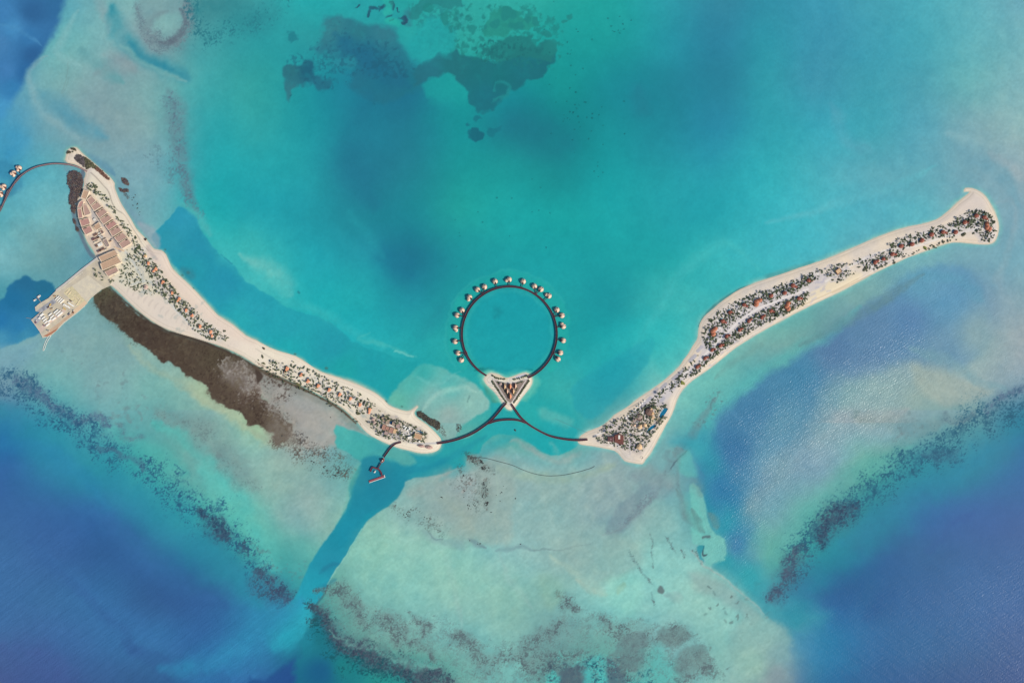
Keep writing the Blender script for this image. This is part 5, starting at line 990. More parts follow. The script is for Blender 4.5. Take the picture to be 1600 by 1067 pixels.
for x, y, l, w, rz, k in ((104,477.5,8,3,-35,'left short'),(108.5,480,8,3,-35,'lower short'),(110,474.5,9,3,-35,'upper short'),(114.5,477.5,7,3,-35,'right short'),(101,476,4,3,40,'squarish')):
    container(x, y, l, w, R(rz), '%s white cabin beside the slim roofs in the upper dock yard' % k, 'cabins in the upper dock yard', nm='site_cabin', cat='cabin')
LC = [(88.5,486.5,13,2.8,'top'),(91.8,488.6,15,3.0,'second'),(94.7,491,16,3.2,'third'),(79.5,491.2,9,3,'upper middle'),(82.2,494.8,11,3,'centre'),(85.2,498,11,3.2,'lower centre'),(69,496.5,10,3,'upper left'),(71,500,11,3,'middle left'),(73,503.3,9,3,'lower left'),(78.5,500.5,10,3.2,'inner left'),(75.8,507,11,3.4,'bottom'),(66.5,491.8,10,4.2,'broad'),(62.5,496.8,5,3,'small outer')]
for x, y, l, w, k in LC: container(x, y, l, w, R(40), '%s white container in the lower dock yard' % k, 'containers in the lower dock yard')
for x, y, l, w, rz, k in ((79,476.5,7,2.6,60,'tilted yellow'),(101.5,482.5,8,2.4,-32,'ochre yellow low')):
    container(x, y, l, w, R(rz), '%s skip between the dock yards' % k, 'skips on the dock', M_YELL, 1.6, 'skip', 'skip')
rr = random.Random(5)
def truck(x, y, rz, body, label):
    t = thing('lorry', P(x, y, 1.68), rz, label, 'lorry', 'lorries and loaders on the dock')
    g(t, 'cargo_bed', MB().box(-1, 0, .8, 5.4, 2.4, 1.5), body); cb = g(t, 'cab', MB().box(3, 0, .8, 1.8, 2.3, 2.2), M_WHITE); g(cb, 'windscreen', MB().box(3.93, 0, 1.8, .1, 2.0, .9), M_GLASS)
    for dx in (-2.8, 2.8):
        for dy in (-1.1, 1.1): g(t, 'wheel', MB().box(dx, dy, 0, 1.0, .4, .95), M_DARK)
for x, y, rz, b_, lb in ((77,480,20,mat('brown load', (112,84,80), .8),'lorry with dark brown load near the slipway'),(112,470.5,-30,mat('dark brown load', (96,74,62), .8),'dark lorry on the yellowish hardstanding'),(87,463,-10,mat('orange brown load', (186,140,92), .8),'orange brown lorry at the quay edge'),(70,509,-40,mat('purple brown load', (138,104,118), .8),'purple brown lorry near the dock end'),(57,503,70,mat('purple load', (118,84,108), .8),'purple brown lorry in the outer loading bay'),(109,490.5,40,mat('slate load', (96,92,112), .8),'slate coloured lorry on the roadway'),(76,516.5,-20,M_STEEL,'grey lorry by the dock corner'),(115.5,487.5,75,mat('rust load', (130,90,70), .8),'rust brown lorry at the peach strip'),(101,495.5,35,M_APRON,'sand lorry on the lower strip'),(82,482.5,10,mat('tan load', (190,160,120), .8),'tan lorry among the upper skips')):
    truck(x, y, R(rz), b_, lb)
for k, (x, y, l, w, rz) in enumerate([(120,464,14,1.0,-38),(117,467,13,.9,-38),(106,455,11,.9,48),(109,458,12,.8,48),(124,470,9,.9,48),(121,475,8,.8,48),(126,462,10,.7,-38)]):
    t = thing('timber_stack', P(x, y, 1.68), R(rz), '%s pale timber stack on the yellowish hardstanding' % ['long tilted','slimmer parallel','upper crosswise','broad upper crosswise','lower right','short lowest','rightmost thin'][k], 'timber stack', 'timber stacks on the hardstanding')
    g(t, 'timber', MB().box(0, 0, 0, l, w, 1.0), M_CREAM); g(t, 'strap', MB().box(0, 0, .98, .3, w+.1, .1), M_DARK)

# ------------------------------------------------------------------ villas on the sand
def fan_villa(x, y, rz, label, grp, s=1.0, twin=False, m_=None):
    t = thing('beach_villa', P(x, y, 1.2), rz, label, 'villa', grp); m_ = m_ or M_ORANGE
    g(t, 'terrace', MB().disc(0, 0, -1, .3, 7.4*s, 20, 1, .8), M_STONE)
    for k, (a0, a1) in enumerate(((-75, -8), (5, 70), (85, 150))):
        r = (6.6, 6.2, 5.0)[k]*s
        g(t, 'roof_fan', MB().lathe([(0, 5.6), (r*.35, 5.2), (r*.75, 4.2), (r, 2.6), (r*.98, 2.2), (0, 2.3)], 5, -1.5*s, 0, R(a0), R(a1)), m_)
    g(t, 'wall', MB().disc(-.8*s, 0, 0, 2.3, 3.4*s, 12), M_CREASE)
    g(t, 'pool', MB().disc(-5.6*s, 3.6*s, .25, .5, 2.3*s, 12, 1.3, .8, R(40)), M_POOL)
    if twin: g(t, 'annex_roof', MB().lathe([(0, 5.0), (2.4*s, 4.2), (3.8*s, 2.6), (3.7*s, 2.2), (0, 2.3)], 8, 2*s, -6.5*s, R(-110), R(110)), m_)
    return t
FV = [(227.5,400.5,40,1,0,'topmost olive-tan'),(232.5,411.5,-20,.9,0,'second from the top'),(243.5,421,-70,1.1,1,'tall twin third from the top'),(255,441,-50,1.0,0,'fourth, ringed by a round clearing,'),(269.5,457.5,-20,.9,0,'fifth from the top'),(280.3,467,-60,1.0,1,'twin sixth from the top'),(291.3,484.8,-20,.95,0,'seventh from the top'),(300.5,493,-90,.95,0,'eighth from the top'),(313,510,-20,1.0,0,'ninth from the top'),(329.5,518.5,-30,1.0,0,'tenth from the top'),(331.5,524.6,-10,.8,0,'small eleventh from the top')]
for (x, y, a, s_, tw, k) in FV:
    fan_villa(x, y, R(a), '%s orange fan-roofed villa among palms on the upper left sandbar' % k, 'fan-roofed villas on the upper left sandbar', s_*.85, tw, M_TAN if x < 228 else None)
FW = [(448.5,576,-50,1.15,1),(471,585.3,-70,1.05,0),(481.5,595,-60,1.1,0),(497.3,602.6,-50,1.0,0),(514.5,608.8,-50,1.0,0),(531,616,-50,1.0,0),(547.5,622.6,-50,1.0,0),(562.5,632,-30,1.0,0),(577.5,640,-30,1.1,1)]
for k, (x, y, a, s_, tw) in enumerate(FW):
    fan_villa(x, y, R(a), 'orange fan-roofed villa, %s from the left in the lower left sandbar row' % ordn[k], 'fan-roofed villas on the lower left sandbar', s_*.88, tw)
def dome_villa(x, y, rz, label, grp, r=4.6, annex=True, triple=False, pool=True):
    t = thing('dome_villa', P(x, y, 1.2), rz, label, 'villa', grp)
    def dome(nm, cx, cy, rr_, h, m_):
        g(t, nm, MB().lathe([(rr_*1.0, 1.8), (rr_*.97, 2.6), (rr_*.82, 3.6+h*.25), (rr_*.55, 3.0+h*.6), (rr_*.25, 2.9+h*.85), (0, 3+h*.9)], 16, cx, cy, 0, 2*math.pi, 1.12, .94, -.045), m_)
        g(t, 'wall', MB().disc(cx, cy, -1, 2.0, rr_*.86, 14), M_WALL)
    if triple:
        dome('dome_roof', 0, 0, 6.4, 4.5, M_TERRAL); dome('dome_roof', 7.6, 2.2, 5.6, 4.2, M_TERRAL); dome('dome_roof', -2.5, -6.8, 5.8, 4.0, M_TERRAL)
    else:
        dome('dome_roof', 0, 0, r, 3.8, M_TERRA)
        if annex: dome('annex_roof', r*1.25, -r*.55, r*.6, 2.2, M_TERRA)
    g(t, 'terrace', MB().disc(-1, 1.5, -1, .35, (r+2.2)*(1.45 if triple else 1), 18), M_STONE)
    if pool: g(t, 'pool', MB().disc(-r*.55, r*.95, .3, .6, 2.9, 14, 1.3, .8, R(20)), M_POOL)
    g(kids(t)[0], 'roof_slit', MB().box(r*.35, -r*.45, 3.6, r*.7, .5, 1.6, R(-50)), M_CREASE)
    return t
DV = [(1089,573.3,55,4.0,1,0),(1101.3,559.7,50,4.0,1,0),(1112.2,546.8,40,4.0,1,0),(1125.3,540,40,4.2,1,0),(1113.5,517.5,30,4.8,0,1),(1128.7,501.8,0,4.6,1,0),(1140.5,488,0,4.4,1,0),(1162.5,476.5,0,4.4,1,0),(1182,471.5,10,4.8,0,1),(1204.3,462.3,20,4.5,0,0),(1225.5,458,20,4.6,0,0),(1238.5,446.3,0,4.8,1,0),(1263,438.3,20,4.8,1,0),
      (1135,525.3,40,4.2,1,0),(1155.3,515.6,50,4.2,1,0),(1169.7,501.5,60,4.3,1,0),(1190.3,496,60,4.3,1,0),(1204,485.8,10,4.4,1,0),(1229,478.5,50,4.8,0,1),(1247.6,466.4,20,4.3,1,0),
      (1366.8,410,50,4.6,1,0),(1379.8,404.8,20,4.4,1,0),(1393.8,397.5,20,4.6,1,0),(1407.3,384.8,10,4.8,0,0),(1424.3,382,10,4.8,0,0),(1439.8,376,30,5.0,0,0),(1454.8,367,20,5.0,0,0),(1472.6,362.8,10,4.6,1,0),(1492.4,363.2,20,4.8,0,0),(1506.5,347.8,30,4.8,1,0),(1524.7,337.5,15,4.9,0,0),(1537.2,340,-10,4.6,1,0),(1541.5,355.5,75,4.8,0,1)]
north = [i for i, v in enumerate(DV)]
for k, (x, y, a, r, an, tr) in enumerate(DV):
    seg = 'narrow neck' if x < 1126 and y > 530 else ('upper row of the wide part' if k < 13 else ('lower row of the wide part' if k < 20 else 'far right stretch'))
    grpk = [i for i, v in enumerate(DV) if ('narrow neck' if v[0] < 1126 and v[1] > 530 else ('upper row of the wide part' if i < 13 else ('lower row of the wide part' if i < 20 else 'far right stretch'))) == seg]
    kind = 'large three-domed' if tr else ('domed' if not an else 'domed')
    dome_villa(x, y, R(a), '%s terracotta villa, %s from left, %s of right sandbar' % (kind, ordn[grpk.index(k)], seg), 'terracotta domed villas on the right sandbar', r*1.17, an, tr, y < 520 and not tr)

# ------------------------------------------------------------------ resort hubs
def hip(nm, t, q, h0, h1, m_, k=.35):
    I = [(p[0]*k, p[1]*k) for p in q]; g(t, nm, MB().prism(q, h0, h1, I), m_)
def pavilion(x, y, q, label, grp, m_=M_TAN, h=4.5, ring=None, z0=1.2):
    t = thing('pavilion', P(x, y, z0), 0, label, 'pavilion', grp)
    L = [(p[0]*S, -p[1]*S) for p in q]
    g(t, 'wall', MB().prism([(p[0]*.86, p[1]*.86) for p in L], -1, h-1), M_WALL); hip('roof', t, L, h-1, h+1.5, m_)
    g(t, 'cap', MB().prism([(p[0]*.3, p[1]*.3) for p in L], h+1.1, h+1.9), m_)
    if ring: g(t, 'canopy', MB().lathe([(ring-1.6, 2.0), (ring-1.2, 3.2), (ring, 2.6), (ring-.2, 2.0)], 16, 0, 0, R(40), R(330)), M_MAROON)
    return t
def ell(rx, ry, n=12, rot=0): return [(rx*math.cos(2*math.pi*i/n)*math.cos(rot)-ry*math.sin(2*math.pi*i/n)*math.sin(rot), rx*math.cos(2*math.pi*i/n)*math.sin(rot)+ry*math.sin(2*math.pi*i/n)*math.cos(rot)) for i in range(n)]
LG = 'roofs of the left resort hub'
M_HB = mat('taupe roof', (172,152,134), .8, .06, .3); M_HR = mat('red taupe roof', (178,134,118), .8, .06, .3); M_HG = mat('greyish rose roof', (176,152,146), .8, .06, .3)
for q, m_, lb in (([(596.5,652),(603,650.5),(605.5,656.5),(599,659.5)], M_HB, 'taupe roof at the upper left of the hub'), ([(603.5,656),(609,655),(608.5,662),(603,662.5)], M_HB, 'small taupe roof left of the blue plunge pool'),
                  ([(599,662.5),(604.5,664),(602,672.5),(596.5,670)], M_HR, 'reddish roof furthest left in the front row'), ([(604.5,665.5),(609.5,667),(607.5,674),(602.5,671.5)], M_HR, 'small reddish roof second in the front row'),
                  ([(610.5,667),(616.5,668.5),(613.5,677),(607.8,674.5)], M_HR, 'reddish roof third in the front row'), ([(616,669),(622,671),(619,677.5),(613.8,676)], M_TAN, 'pale yellow tan roof at the right of the front row'),
                  ([(614,658.5),(618.5,660),(617.5,665.5),(612.8,664)], M_HB, 'taupe roof right of the blue plunge pool'), ([(620,661.5),(626,662.5),(625.5,669),(619,668)], M_HG, 'rose grey roof at the upper right of the block'),
                  ([(602.5,672.5),(608,675),(606,680),(600.5,677.5)], M_HG, 'low rose grey roof at the front of the block')):
    flat_building(q, 4.5, m_, lb, LG, par=.4, name='resort_building', wall=M_HB)
flat_building([(649,675.5),(661,679.5),(658.5,687),(647,683.5)], 5, mat('tan ribbed roof', (198,160,126), .8, .08, .3), 'largest tan ribbed roof behind the long lap pool', LG, par=.5, name='resort_building')
flat_building([(637,682.5),(644.5,680.5),(646,684),(638,686)], 4, M_WHITE, 'white roof left of the largest tan roof', LG, par=.4, name='resort_building', wall=M_WHITE)
t = thing('swimming_pool', P(655.5, 673.8, 1.3), R(-18), 'long narrow dark blue lap pool above the largest tan roof', 'pool'); g(t, 'water', MB().box(0, 0, 0, 19, 2.6, .5), M_POOLB); g(t, 'coping', MB().box(0, -2.0, 0, 19.5, 1.0, .6), M_STONE); g(t, 'coping', MB().box(0, 2.0, 0, 19.5, 1.0, .6), M_CREAM)
t = thing('swimming_pool', P(611, 660, 1.5), R(-10), 'square deep blue plunge pool among the hub roofs', 'pool'); g(t, 'water', MB().box(0, 0, 0, 6.2, 7, .5), mat('plunge water', (62,108,150), .1)); g(t, 'coping', MB().box(0, 4.0, 0, 6.8, .9, .6), M_STONE)
for (x, y, rx, ry, lb) in ((583,654.5,3.6,2.6,'rosy oval roof left of the hub, upper one'),(584.5,660,3.0,2.4,'rosy oval roof left of the hub, lower one'),(658.5,696.5,5.6,2.2,'left rosy oval roof by the end of the boardwalk'),(670.5,698.4,6.2,2.8,'right rosy oval roof by the end of the boardwalk')):
    pavilion(x, y, ell(rx, ry, 14, .12), lb, LG, M_HG if x < 600 else mat('rosy roof', (190,156,146), .8, .06), 4.0)
def umbrella(x, y, label, grp, r=1.9):
    t = thing('parasol', P(x, y, 1.6), 0, label, 'parasol', grp); g(t, 'pole', MB().disc(0, 0, 0, 2.8, .12, 6), M_STEEL); g(t, 'canopy', MB().lathe([(r, 2.4), (r*.5, 3.0), (0, 3.4)], 8), M_UMB); return t
US = [(631.5,665.5),(634.3,667.5),(633,669.8),(639.5,669.5),(637,671.5),(626.5,677.5),(630.8,679.2),(628,676),(655.5,689),(642.5,675)]
for k, (x, y) in enumerate(US): umbrella(x, y, 'white parasol, %s from the left among those beside the hub roofs' % ordn[sorted(range(len(US)), key=lambda i: US[i][0]).index(k)], 'parasols of the left hub', 2.2)
# centre islet shells
for (x, y, l, w, m_, lb) in ((788.4,604,8.6,4.2,M_TAN,'upper left orange pointed shell roof'),(797,603.6,9.6,5.2,M_ORANGE,'upper middle orange pointed shell roof'),(805.4,603,8.6,3.8,M_SHELL,'upper right pale pointed shell roof'),(792.6,611.2,7.6,3.6,M_SHELL,'lower left slim pale shell roof'),(802,611.4,8.4,4.2,M_TAN,'lower right slim pale shell roof'),(797,619,9.6,5.2,M_ORANGE,'lowest broad orange pointed shell roof')):
    t = thing('shell_roofed_hall', P(x, y, 1.3), 0, lb+' on the three-cornered islet', 'building', 'shell roofs on the islet')
    n = 9; hl, hw = l*S/2, w*S/2
    out = [(hw*math.sin(math.pi*i/(n-1)), hl-2*hl*i/(n-1)) for i in range(n)]
    for s_, mm in ((1, m_), (-1, mat('shadowed copper shingle', (150,88,62), .7))):  # left half darker: its shade is painted into the shingle colour
        mb = MB(); vv = []; ff = []
        for (ox, oy) in out: vv += [(ox*s_, oy, 1.5), (ox*s_*.72, oy*.97, 4.2), (0.0, oy*.92, 6.2+1.2*math.cos(oy/hl*1.3))]
        for i in range(n-1): a_, b_ = i*3, i*3+3; ff += [(a_, b_, b_+1, a_+1) if s_ > 0 else (a_, a_+1, b_+1, b_), (a_+1, b_+1, b_+2, a_+2) if s_ > 0 else (a_+1, a_+2, b_+2, b_+1)]
        mb.add(vv, ff); g(t, 'roof_shell', mb, m_ if s_ > 0 else mm)
    g(t, 'wall', MB().prism([(p[0]*.8*s_, p[1]*.85) for s_, seq in ((1, out), (-1, out[::-1])) for p in seq[1 if s_ < 0 else 0:(-1 if s_ < 0 else None)]], -1, 1.6), M_CREASE)
t = thing('pavilion', P(782, 599.5, 1.3), 0, 'small rosy roof in the upper left corner of the islet', 'pavilion', 'shell roofs on the islet'); g(t, 'roof', MB().lathe([(3.6, 2), (2.6, 3.6), (0, 4.6)], 10), M_HG); g(t, 'wall', MB().disc(0, 0, -1, 2, 3.0, 10), M_WALL)
# right hub
RG = 'roofs of the right resort hub'
t = thing('main_hall', P(965, 684.5, 1.2), 0, 'large maroon ribbed hall with a white skylight', 'building', RG)
q = loc([(959.2,679),(967,676.5),(974,680.5),(974,694),(967.5,693.5),(959.2,690)], P(965, 684.5)); g(t, 'wall', MB().prism([(p[0]*.96, p[1]*.96) for p in q], -1, 5), M_CREAM); g(t, 'roof', MB().prism(q, 5, 6.6, [(p[0]*.86, p[1]*.88) for p in q]), M_MAROON)
for k in range(8): g(t, 'roof_beam', MB().box(-7+k*2.1, 0, 6.4, .7, 19-abs(k-4)*1.2, .5), mat('red brown beam', (146,88,74), .7))
g(t, 'skylight', MB().box(3.0, 3.2, 6.5, 4.2, 9.2, 1.0), M_WHITE)
t = thing('entrance_hall', P(953.4, 685.4, 1.2), R(-2), 'square dark purple brown roof left of the maroon hall', 'building', RG); g(t, 'wall', MB().box(0, 0, -1, 14.5, 12.5, 5.5), M_CREAM); g(t, 'roof', MB().prism([(-7,-6),(7,-6.4),(7,6.4),(-7,6)], 4.5, 6, [(-5.6,-5),(5.6,-5.2),(5.6,5.2),(-5.6,5)]), mat('purple brown roof', (92,58,62), .7))
for k in range(5): g(t, 'roof_beam', MB().box(0, -4.4+k*2.2, 5.9, 11.5, .4, .35), mat('purple beam', (116,78,78), .7))
g(t, 'roof_hatch', MB().box(1, -.5, 6, 4, 3, .5), mat('mauve hatch', (150,112,112), .7))
pavilion(1014.5, 643, ell(6.2, 6.0, 14), 'round dark brown restaurant roof near the upper pool', RG, mat('brown ribbed roof', (124,98,88), .8, .2), 5.0, 10.5)
pavilion(1016.2, 638.6, [(-2,-1),(1,-2),(3,1),(-1,1.4)], 'tiny tan canopy on the round restaurant', RG, M_TAN, 8.0, z0=2.5)
pavilion(1018.8, 645.5, [(-3.2,-2.6),(1.4,-3),(3.6,1.6),(-2,2.4)], 'tan roof against the round restaurant', RG, mat('warm tan roof', (212,172,128), .7, .06), 5.2)
pavilion(1019.2, 652.2, [(-3.4,-2),(0,-3.6),(3.4,-1),(2.6,2.4),(-2.6,2)], 'bright cream roof below the round restaurant', RG, M_TAN, 4.8)
pavilion(999.2, 666.2, [(-4.2,1),(-1.5,-3),(3,-3.4),(4,2.8),(-1,3.8)], 'left half of the joined tan roofs', RG, M_TAN, 4.8)
pavilion(1006.6, 664.4, [(-3.6,-1.4),(-.6,-3.8),(3.6,-2.4),(3.8,2.4),(-1,2.8)], 'right half of the joined tan roofs', RG, M_TAN, 5.0)
pavilion(986.6, 662.8, [(-2,-1.5),(1.6,-1.8),(2,2),(-1.6,1.8)], 'small cream roof, left of two by the trees', RG, M_SHELL, 4.0)
pavilion(991, 664, [(-2,-1.8),(1.8,-1.6),(2.2,1.8),(-1.8,2)], 'small cream roof, right of two by the trees', RG, M_SHELL, 4.0)
pavilion(998.6, 697.6, [(-4.6,2),(-3.8,-2),(.6,-5.2),(4.2,-2),(4.6,3.2),(0,5.2)], 'hexagonal tan roof standing alone near the lower shore', RG, M_TAN, 5.2)
pavilion(999, 651.5, ell(5, 4, 12), 'ring-shaped brown grey roof above the joined tan roofs', RG, mat('brown grey roof', (158,138,128), .8, .15), 3.6, 8.0)
pavilion(989.5, 655.5, [(-5,1),(0,-3.4),(5,-2.4),(4,2),(-2,4)], 'mauve grey roof left of the ring-shaped roof', RG, mat('mauve grey roof', (150,128,126), .8, .12), 3.8)
flat_building([(1304,423.5),(1311,418.7),(1314.5,424.5),(1308,430)], 5, M_TAN, 'pale square pavilion roof alone in the middle of the right sandbar', None, par=1.0, name='beach_club', wall=mat('brown canopy', (150,112,84), .8))
def pool(q, label, m_=M_POOLB):
    c = P(sum(p[0] for p in q)/len(q), sum(p[1] for p in q)/len(q), 1.45); t = thing('swimming_pool', c, 0, label, 'pool', 'curved pools of the right hub'); L = smooth_line(loc(q, c), 3, True)
    g(t, 'water', MB().prism(L, -.3, .30), m_); g(t, 'coping', MB().ribbon(L, 1.0, -.2, .42, True), M_CREAM)
pool([(1038.7,636.4),(1043.6,638.4),(1041.6,643.4),(1038.4,648),(1034.6,652.6),(1031.2,652.8),(1030.2,648),(1033,641.5)], 'crescent blue pool nearest the round restaurant')
pool([(1010.4,675.3),(1011.4,671),(1014.5,667.4),(1018,664.6),(1022,662.8),(1025.6,664),(1021.5,668.5),(1017,672),(1013.4,676.2)], 'slimmer curved blue pool further down the shore')
for k in range(9):
    x, y = 940+k*6.5, 661-k*5.5+rr.uniform(-1,1); umbrella(978+k*3.6, 652-k*3.2+rr.uniform(-1,1), 'white parasol, %s from the left in the row above the right hub' % ordn[k], 'parasols in the row above the right hub', 1.9)
for k in range(8):
    u = k/7; umbrella(1031.0-6*math.sin(u*2.2)*.25+ (1039-1031)*(1-u)*1.0-2.2, 637+u*15, 'small white parasol along the crescent pool, %s from the top' % ordn[k], 'parasols at the crescent pool', 1.3)
t = thing('fire_pit', P(1002.3, 714.5, 1.4), 0, 'thin round ring marked on the sand near the lower tip', 'ring'); g(t, 'kerb', MB().lathe([(2.9, -.3), (2.9, .4), (3.3, .4), (3.3, -.3)], 16), mat('grey kerb', (165,158,155), .8))
t = thing('beach_shelter', P(228.6, 448.6, 1.3), 0, 'round rosy open pavilion on the bare sand of the left sandbar', 'shelter')
g(t, 'roof', MB().lathe([(5.6, 2.6), (4.4, 3.6), (2.0, 4.2), (1.0, 4.2)], 12, 0, 0, R(200), R(520)), mat('pale rose canopy', (208,178,162), .8)); g(t, 'wall', MB().lathe([(4.6, -.5), (4.6, 2.6)], 8, 0, 0, R(120), R(240)), M_DARK); g(t, 'patio', MB().disc(0, 0, -.5, .3, 5, 14), M_STONE)
t = thing('footbridge', P(187, 389.5, 1.3), R(-22), 'thin orange ramp leading from the yard to the palm garden', 'ramp'); g(t, 'deck', MB().box(0, 0, .4, 26, 1.4, .6), mat('orange ramp', (226,184,140), .8)); g(t, 'rail', MB().box(0, .9, .4, 26, .3, 1.2), M_CREAM)

# ------------------------------------------------------------------ plants
pr = random.Random(21)
def tri_leaf(mb, c, d, L, w, droop):
    """a folded frond of several leaf faces"""
    d = Vector(d).normalized(); n = Vector((-d.y, d.x, 0)); pts = []
    for k in range(4):
        u = k/3; p = Vector(c)+d*L*u+Vector((0, 0, .5*math.sin(u*2.2)*L*.3-droop*u*u*L)); ww = w*(.35, 1, .8, .05)[k]
        pts.append((p-n*ww-Vector((0,0,ww*.4)), p, p+n*ww-Vector((0,0,ww*.4))))
    v = [q for t_ in pts for q in t_]; f = []
    for k in range(3): a_ = k*3; f += [(a_, a_+3, a_+4, a_+1), (a_+1, a_+4, a_+5, a_+2)]
    mb.add(v, f)
def palm_meshes(h, r, n, seed, m_):
    q = random.Random(seed); tk = MB(); top = (q.uniform(-.6,.6), q.uniform(-.6,.6))
    vs_ = []; 
    for k in range(4):
        u = k/3; rr_ = .28*(1-.4*u)
        for j in range(6): vs_.append((top[0]*u*u+rr_*math.cos(j*math.pi/3), top[1]*u*u+rr_*math.sin(j*math.pi/3), -1+(h+1)*u))
    tk.add(vs_, [(k*6+j, k*6+(j+1)%6, k*6+6+(j+1)%6, k*6+6+j) for k in range(3) for j in range(6)])
    cr = MB()
    for k in range(n):
        a = 2*math.pi*k/n+q.uniform(-.3,.3); tri_leaf(cr, (top[0], top[1], h), (math.cos(a), math.sin(a), 0), r*q.uniform(.7,1.15), r*.2, q.uniform(.25,.75))
    for k in range(4):
        a = q.uniform(0, 6.28); tri_leaf(cr, (top[0], top[1], h+.2), (math.cos(a), math.sin(a), .8), r*.6, r*.15, .1)
    return tk, cr
def clump_mb(L, W, H, n, seed, s=.8):
    q = random.Random(seed); mb = MB()
    for _ in range(n):
        while True:
            u, v = q.uniform(-1,1), q.uniform(-1,1)
            if u*u+v*v < 1: break
        bend = .35*math.sin(u*2.4+seed); hh = H*(1-.75*(u*u+v*v))*q.uniform(.55,1.1)
        p = Vector((u*L/2, (v*.9+bend)*W/2, max(.15, hh))); a = q.uniform(0, 6.28); t_ = q.uniform(-.9,.9); z = q.uniform(-.7,.7); k = s*q.uniform(.6,1.3)
        e1 = Vector((math.cos(a), math.sin(a), t_)).normalized()*k; e2 = Vector((-math.sin(a), math.cos(a), z)).normalized()*k*.7
        mb.add([p-e1-e2*.3, p-e2, p+e1, p+e2], [(0,1,2,3)])
    for _ in range(3): # twiggy stems
        x, y = q.uniform(-L,L)*.2, q.uniform(-W,W)*.2; mb.box(x, y, -.6, .15, .15, H*.6+.6)
    return mb
PALMS = []
for i, (h, r, n) in enumerate(((6.5,3.3,9),(5.0,2.8,8),(8,3.6,10),(5.5,3.0,7))):
    tk, cr = palm_meshes(h, r, n, i+3, M_LEAF); PALMS.append((tk.mesh('trunk', M_TRUNK), cr.mesh('crown', M_LEAF3 if i in (1, 3) else M_LEAF)))
SHR = []
for i, (L, W, H, n) in enumerate(((4.5,2.6,2.0,46),(7.0,2.4,2.2,64),(3.2,2.8,1.8,36),(9.0,2.8,2.4,80),(5.5,3.6,2.6,70))):
    SHR.append((clump_mb(L, W, H, n, i+11).mesh('foliage', M_LEAF2 if i in (1,4) else M_LEAF),))
def put_palm(x, y, label, grp, z=1.2, s=None):
    tk, cr = pr.choice(PALMS); o = thing('palm_tree', P(x, y, z), pr.uniform(0, 6.28), label, 'palm', grp); s = s or pr.uniform(.7, 1.15); o.scale = (s, s, s)
    for nm, me in (('trunk', tk), ('crown', cr)):
        c = bpy.data.objects.new(nm, me); COL.objects.link(c); c.parent = o
def put_shrub(x, y, label, grp, z=1.15, s=None, me=None):
    me = me or pr.choice(SHR)[0]; o = bpy.data.objects.new('shrub', me); COL.objects.link(o); o.location = P(x, y, z); o.rotation_euler = (0, 0, pr.uniform(0, 6.28)); s = s or pr.uniform(.6, 1.2); o.scale = (s, s, s); tag(o, label, 'shrub', grp)
def inpoly(p, poly):
    x, y = p; c = False; n = len(poly)
    for i in range(n):
        x0, y0 = poly[i]; x1, y1 = poly[(i+1) % n]
        if (y0 > y) != (y1 > y) and x < (x1-x0)*(y-y0)/(y1-y0)+x0: c = not c
    return c
AVOID = [(x, y, 3.6) for x, y, *_ in FV]+[(x, y, 3.6) for x, y, *_ in FW]+[(x, y, 6.4 if v else 4.2) for x, y, _, _, _, v in DV]
AVOID += [(965,684.5,9.5),(953.4,685.4,7),(1014.5,643,6.5),(1019,651,4),(999.2,666.2,4),(1006.6,664.4,4),(998.6,697.6,5),(1037,644,7),(1018,669,5),(999,651.5,5),(1309,424.5,6),(602,660,5),(612,668,9),(622,665,5),(654.5,681,7),(655.5,674,4),(641,683,4),(228.6,448.6,4),(583,657,5),(658,696,5),(670,698,6)]
LINES = [([(1095,562),(1118,536),(1135,520),(1160,498),(1185,482),(1215,470),(1240,460),(1262,452)], 1.4), ([(1290,440),(1330,415),(1380,392),(1430,385),(1470,372),(1510,362),(1530,355)], 1.4)]
def free(x, y, m=1.0):
    for ax, ay, ar in AVOID:
        if (x-ax)**2+(y-ay)**2 < (ar*m)**2: return False
    for pts, w in LINES:
        for i in range(len(pts)-1):
            (x0, y0), (x1, y1) = pts[i], pts[i+1]; dx, dy = x1-x0, y1-y0; t_ = max(0, min(1, ((x-x0)*dx+(y-y0)*dy)/(dx*dx+dy*dy)))
            if math.hypot(x-x0-t_*dx, y-y0-t_*dy) < w: return False
    return True
def scatter(poly, n, dmin, m=1.0):
    x0 = min(p[0] for p in poly); x1 = max(p[0] for p in poly); y0 = min(p[1] for p in poly); y1 = max(p[1] for p in poly); out = []; tries = 0
    while len(out) < n and tries < n*40:
        tries += 1; x, y = pr.uniform(x0, x1), pr.uniform(y0, y1)
        if inpoly((x, y), poly) and free(x, y, m) and all((x-a)**2+(y-b_)**2 > dmin*dmin for a, b_ in out): out.append((x, y))
    return out
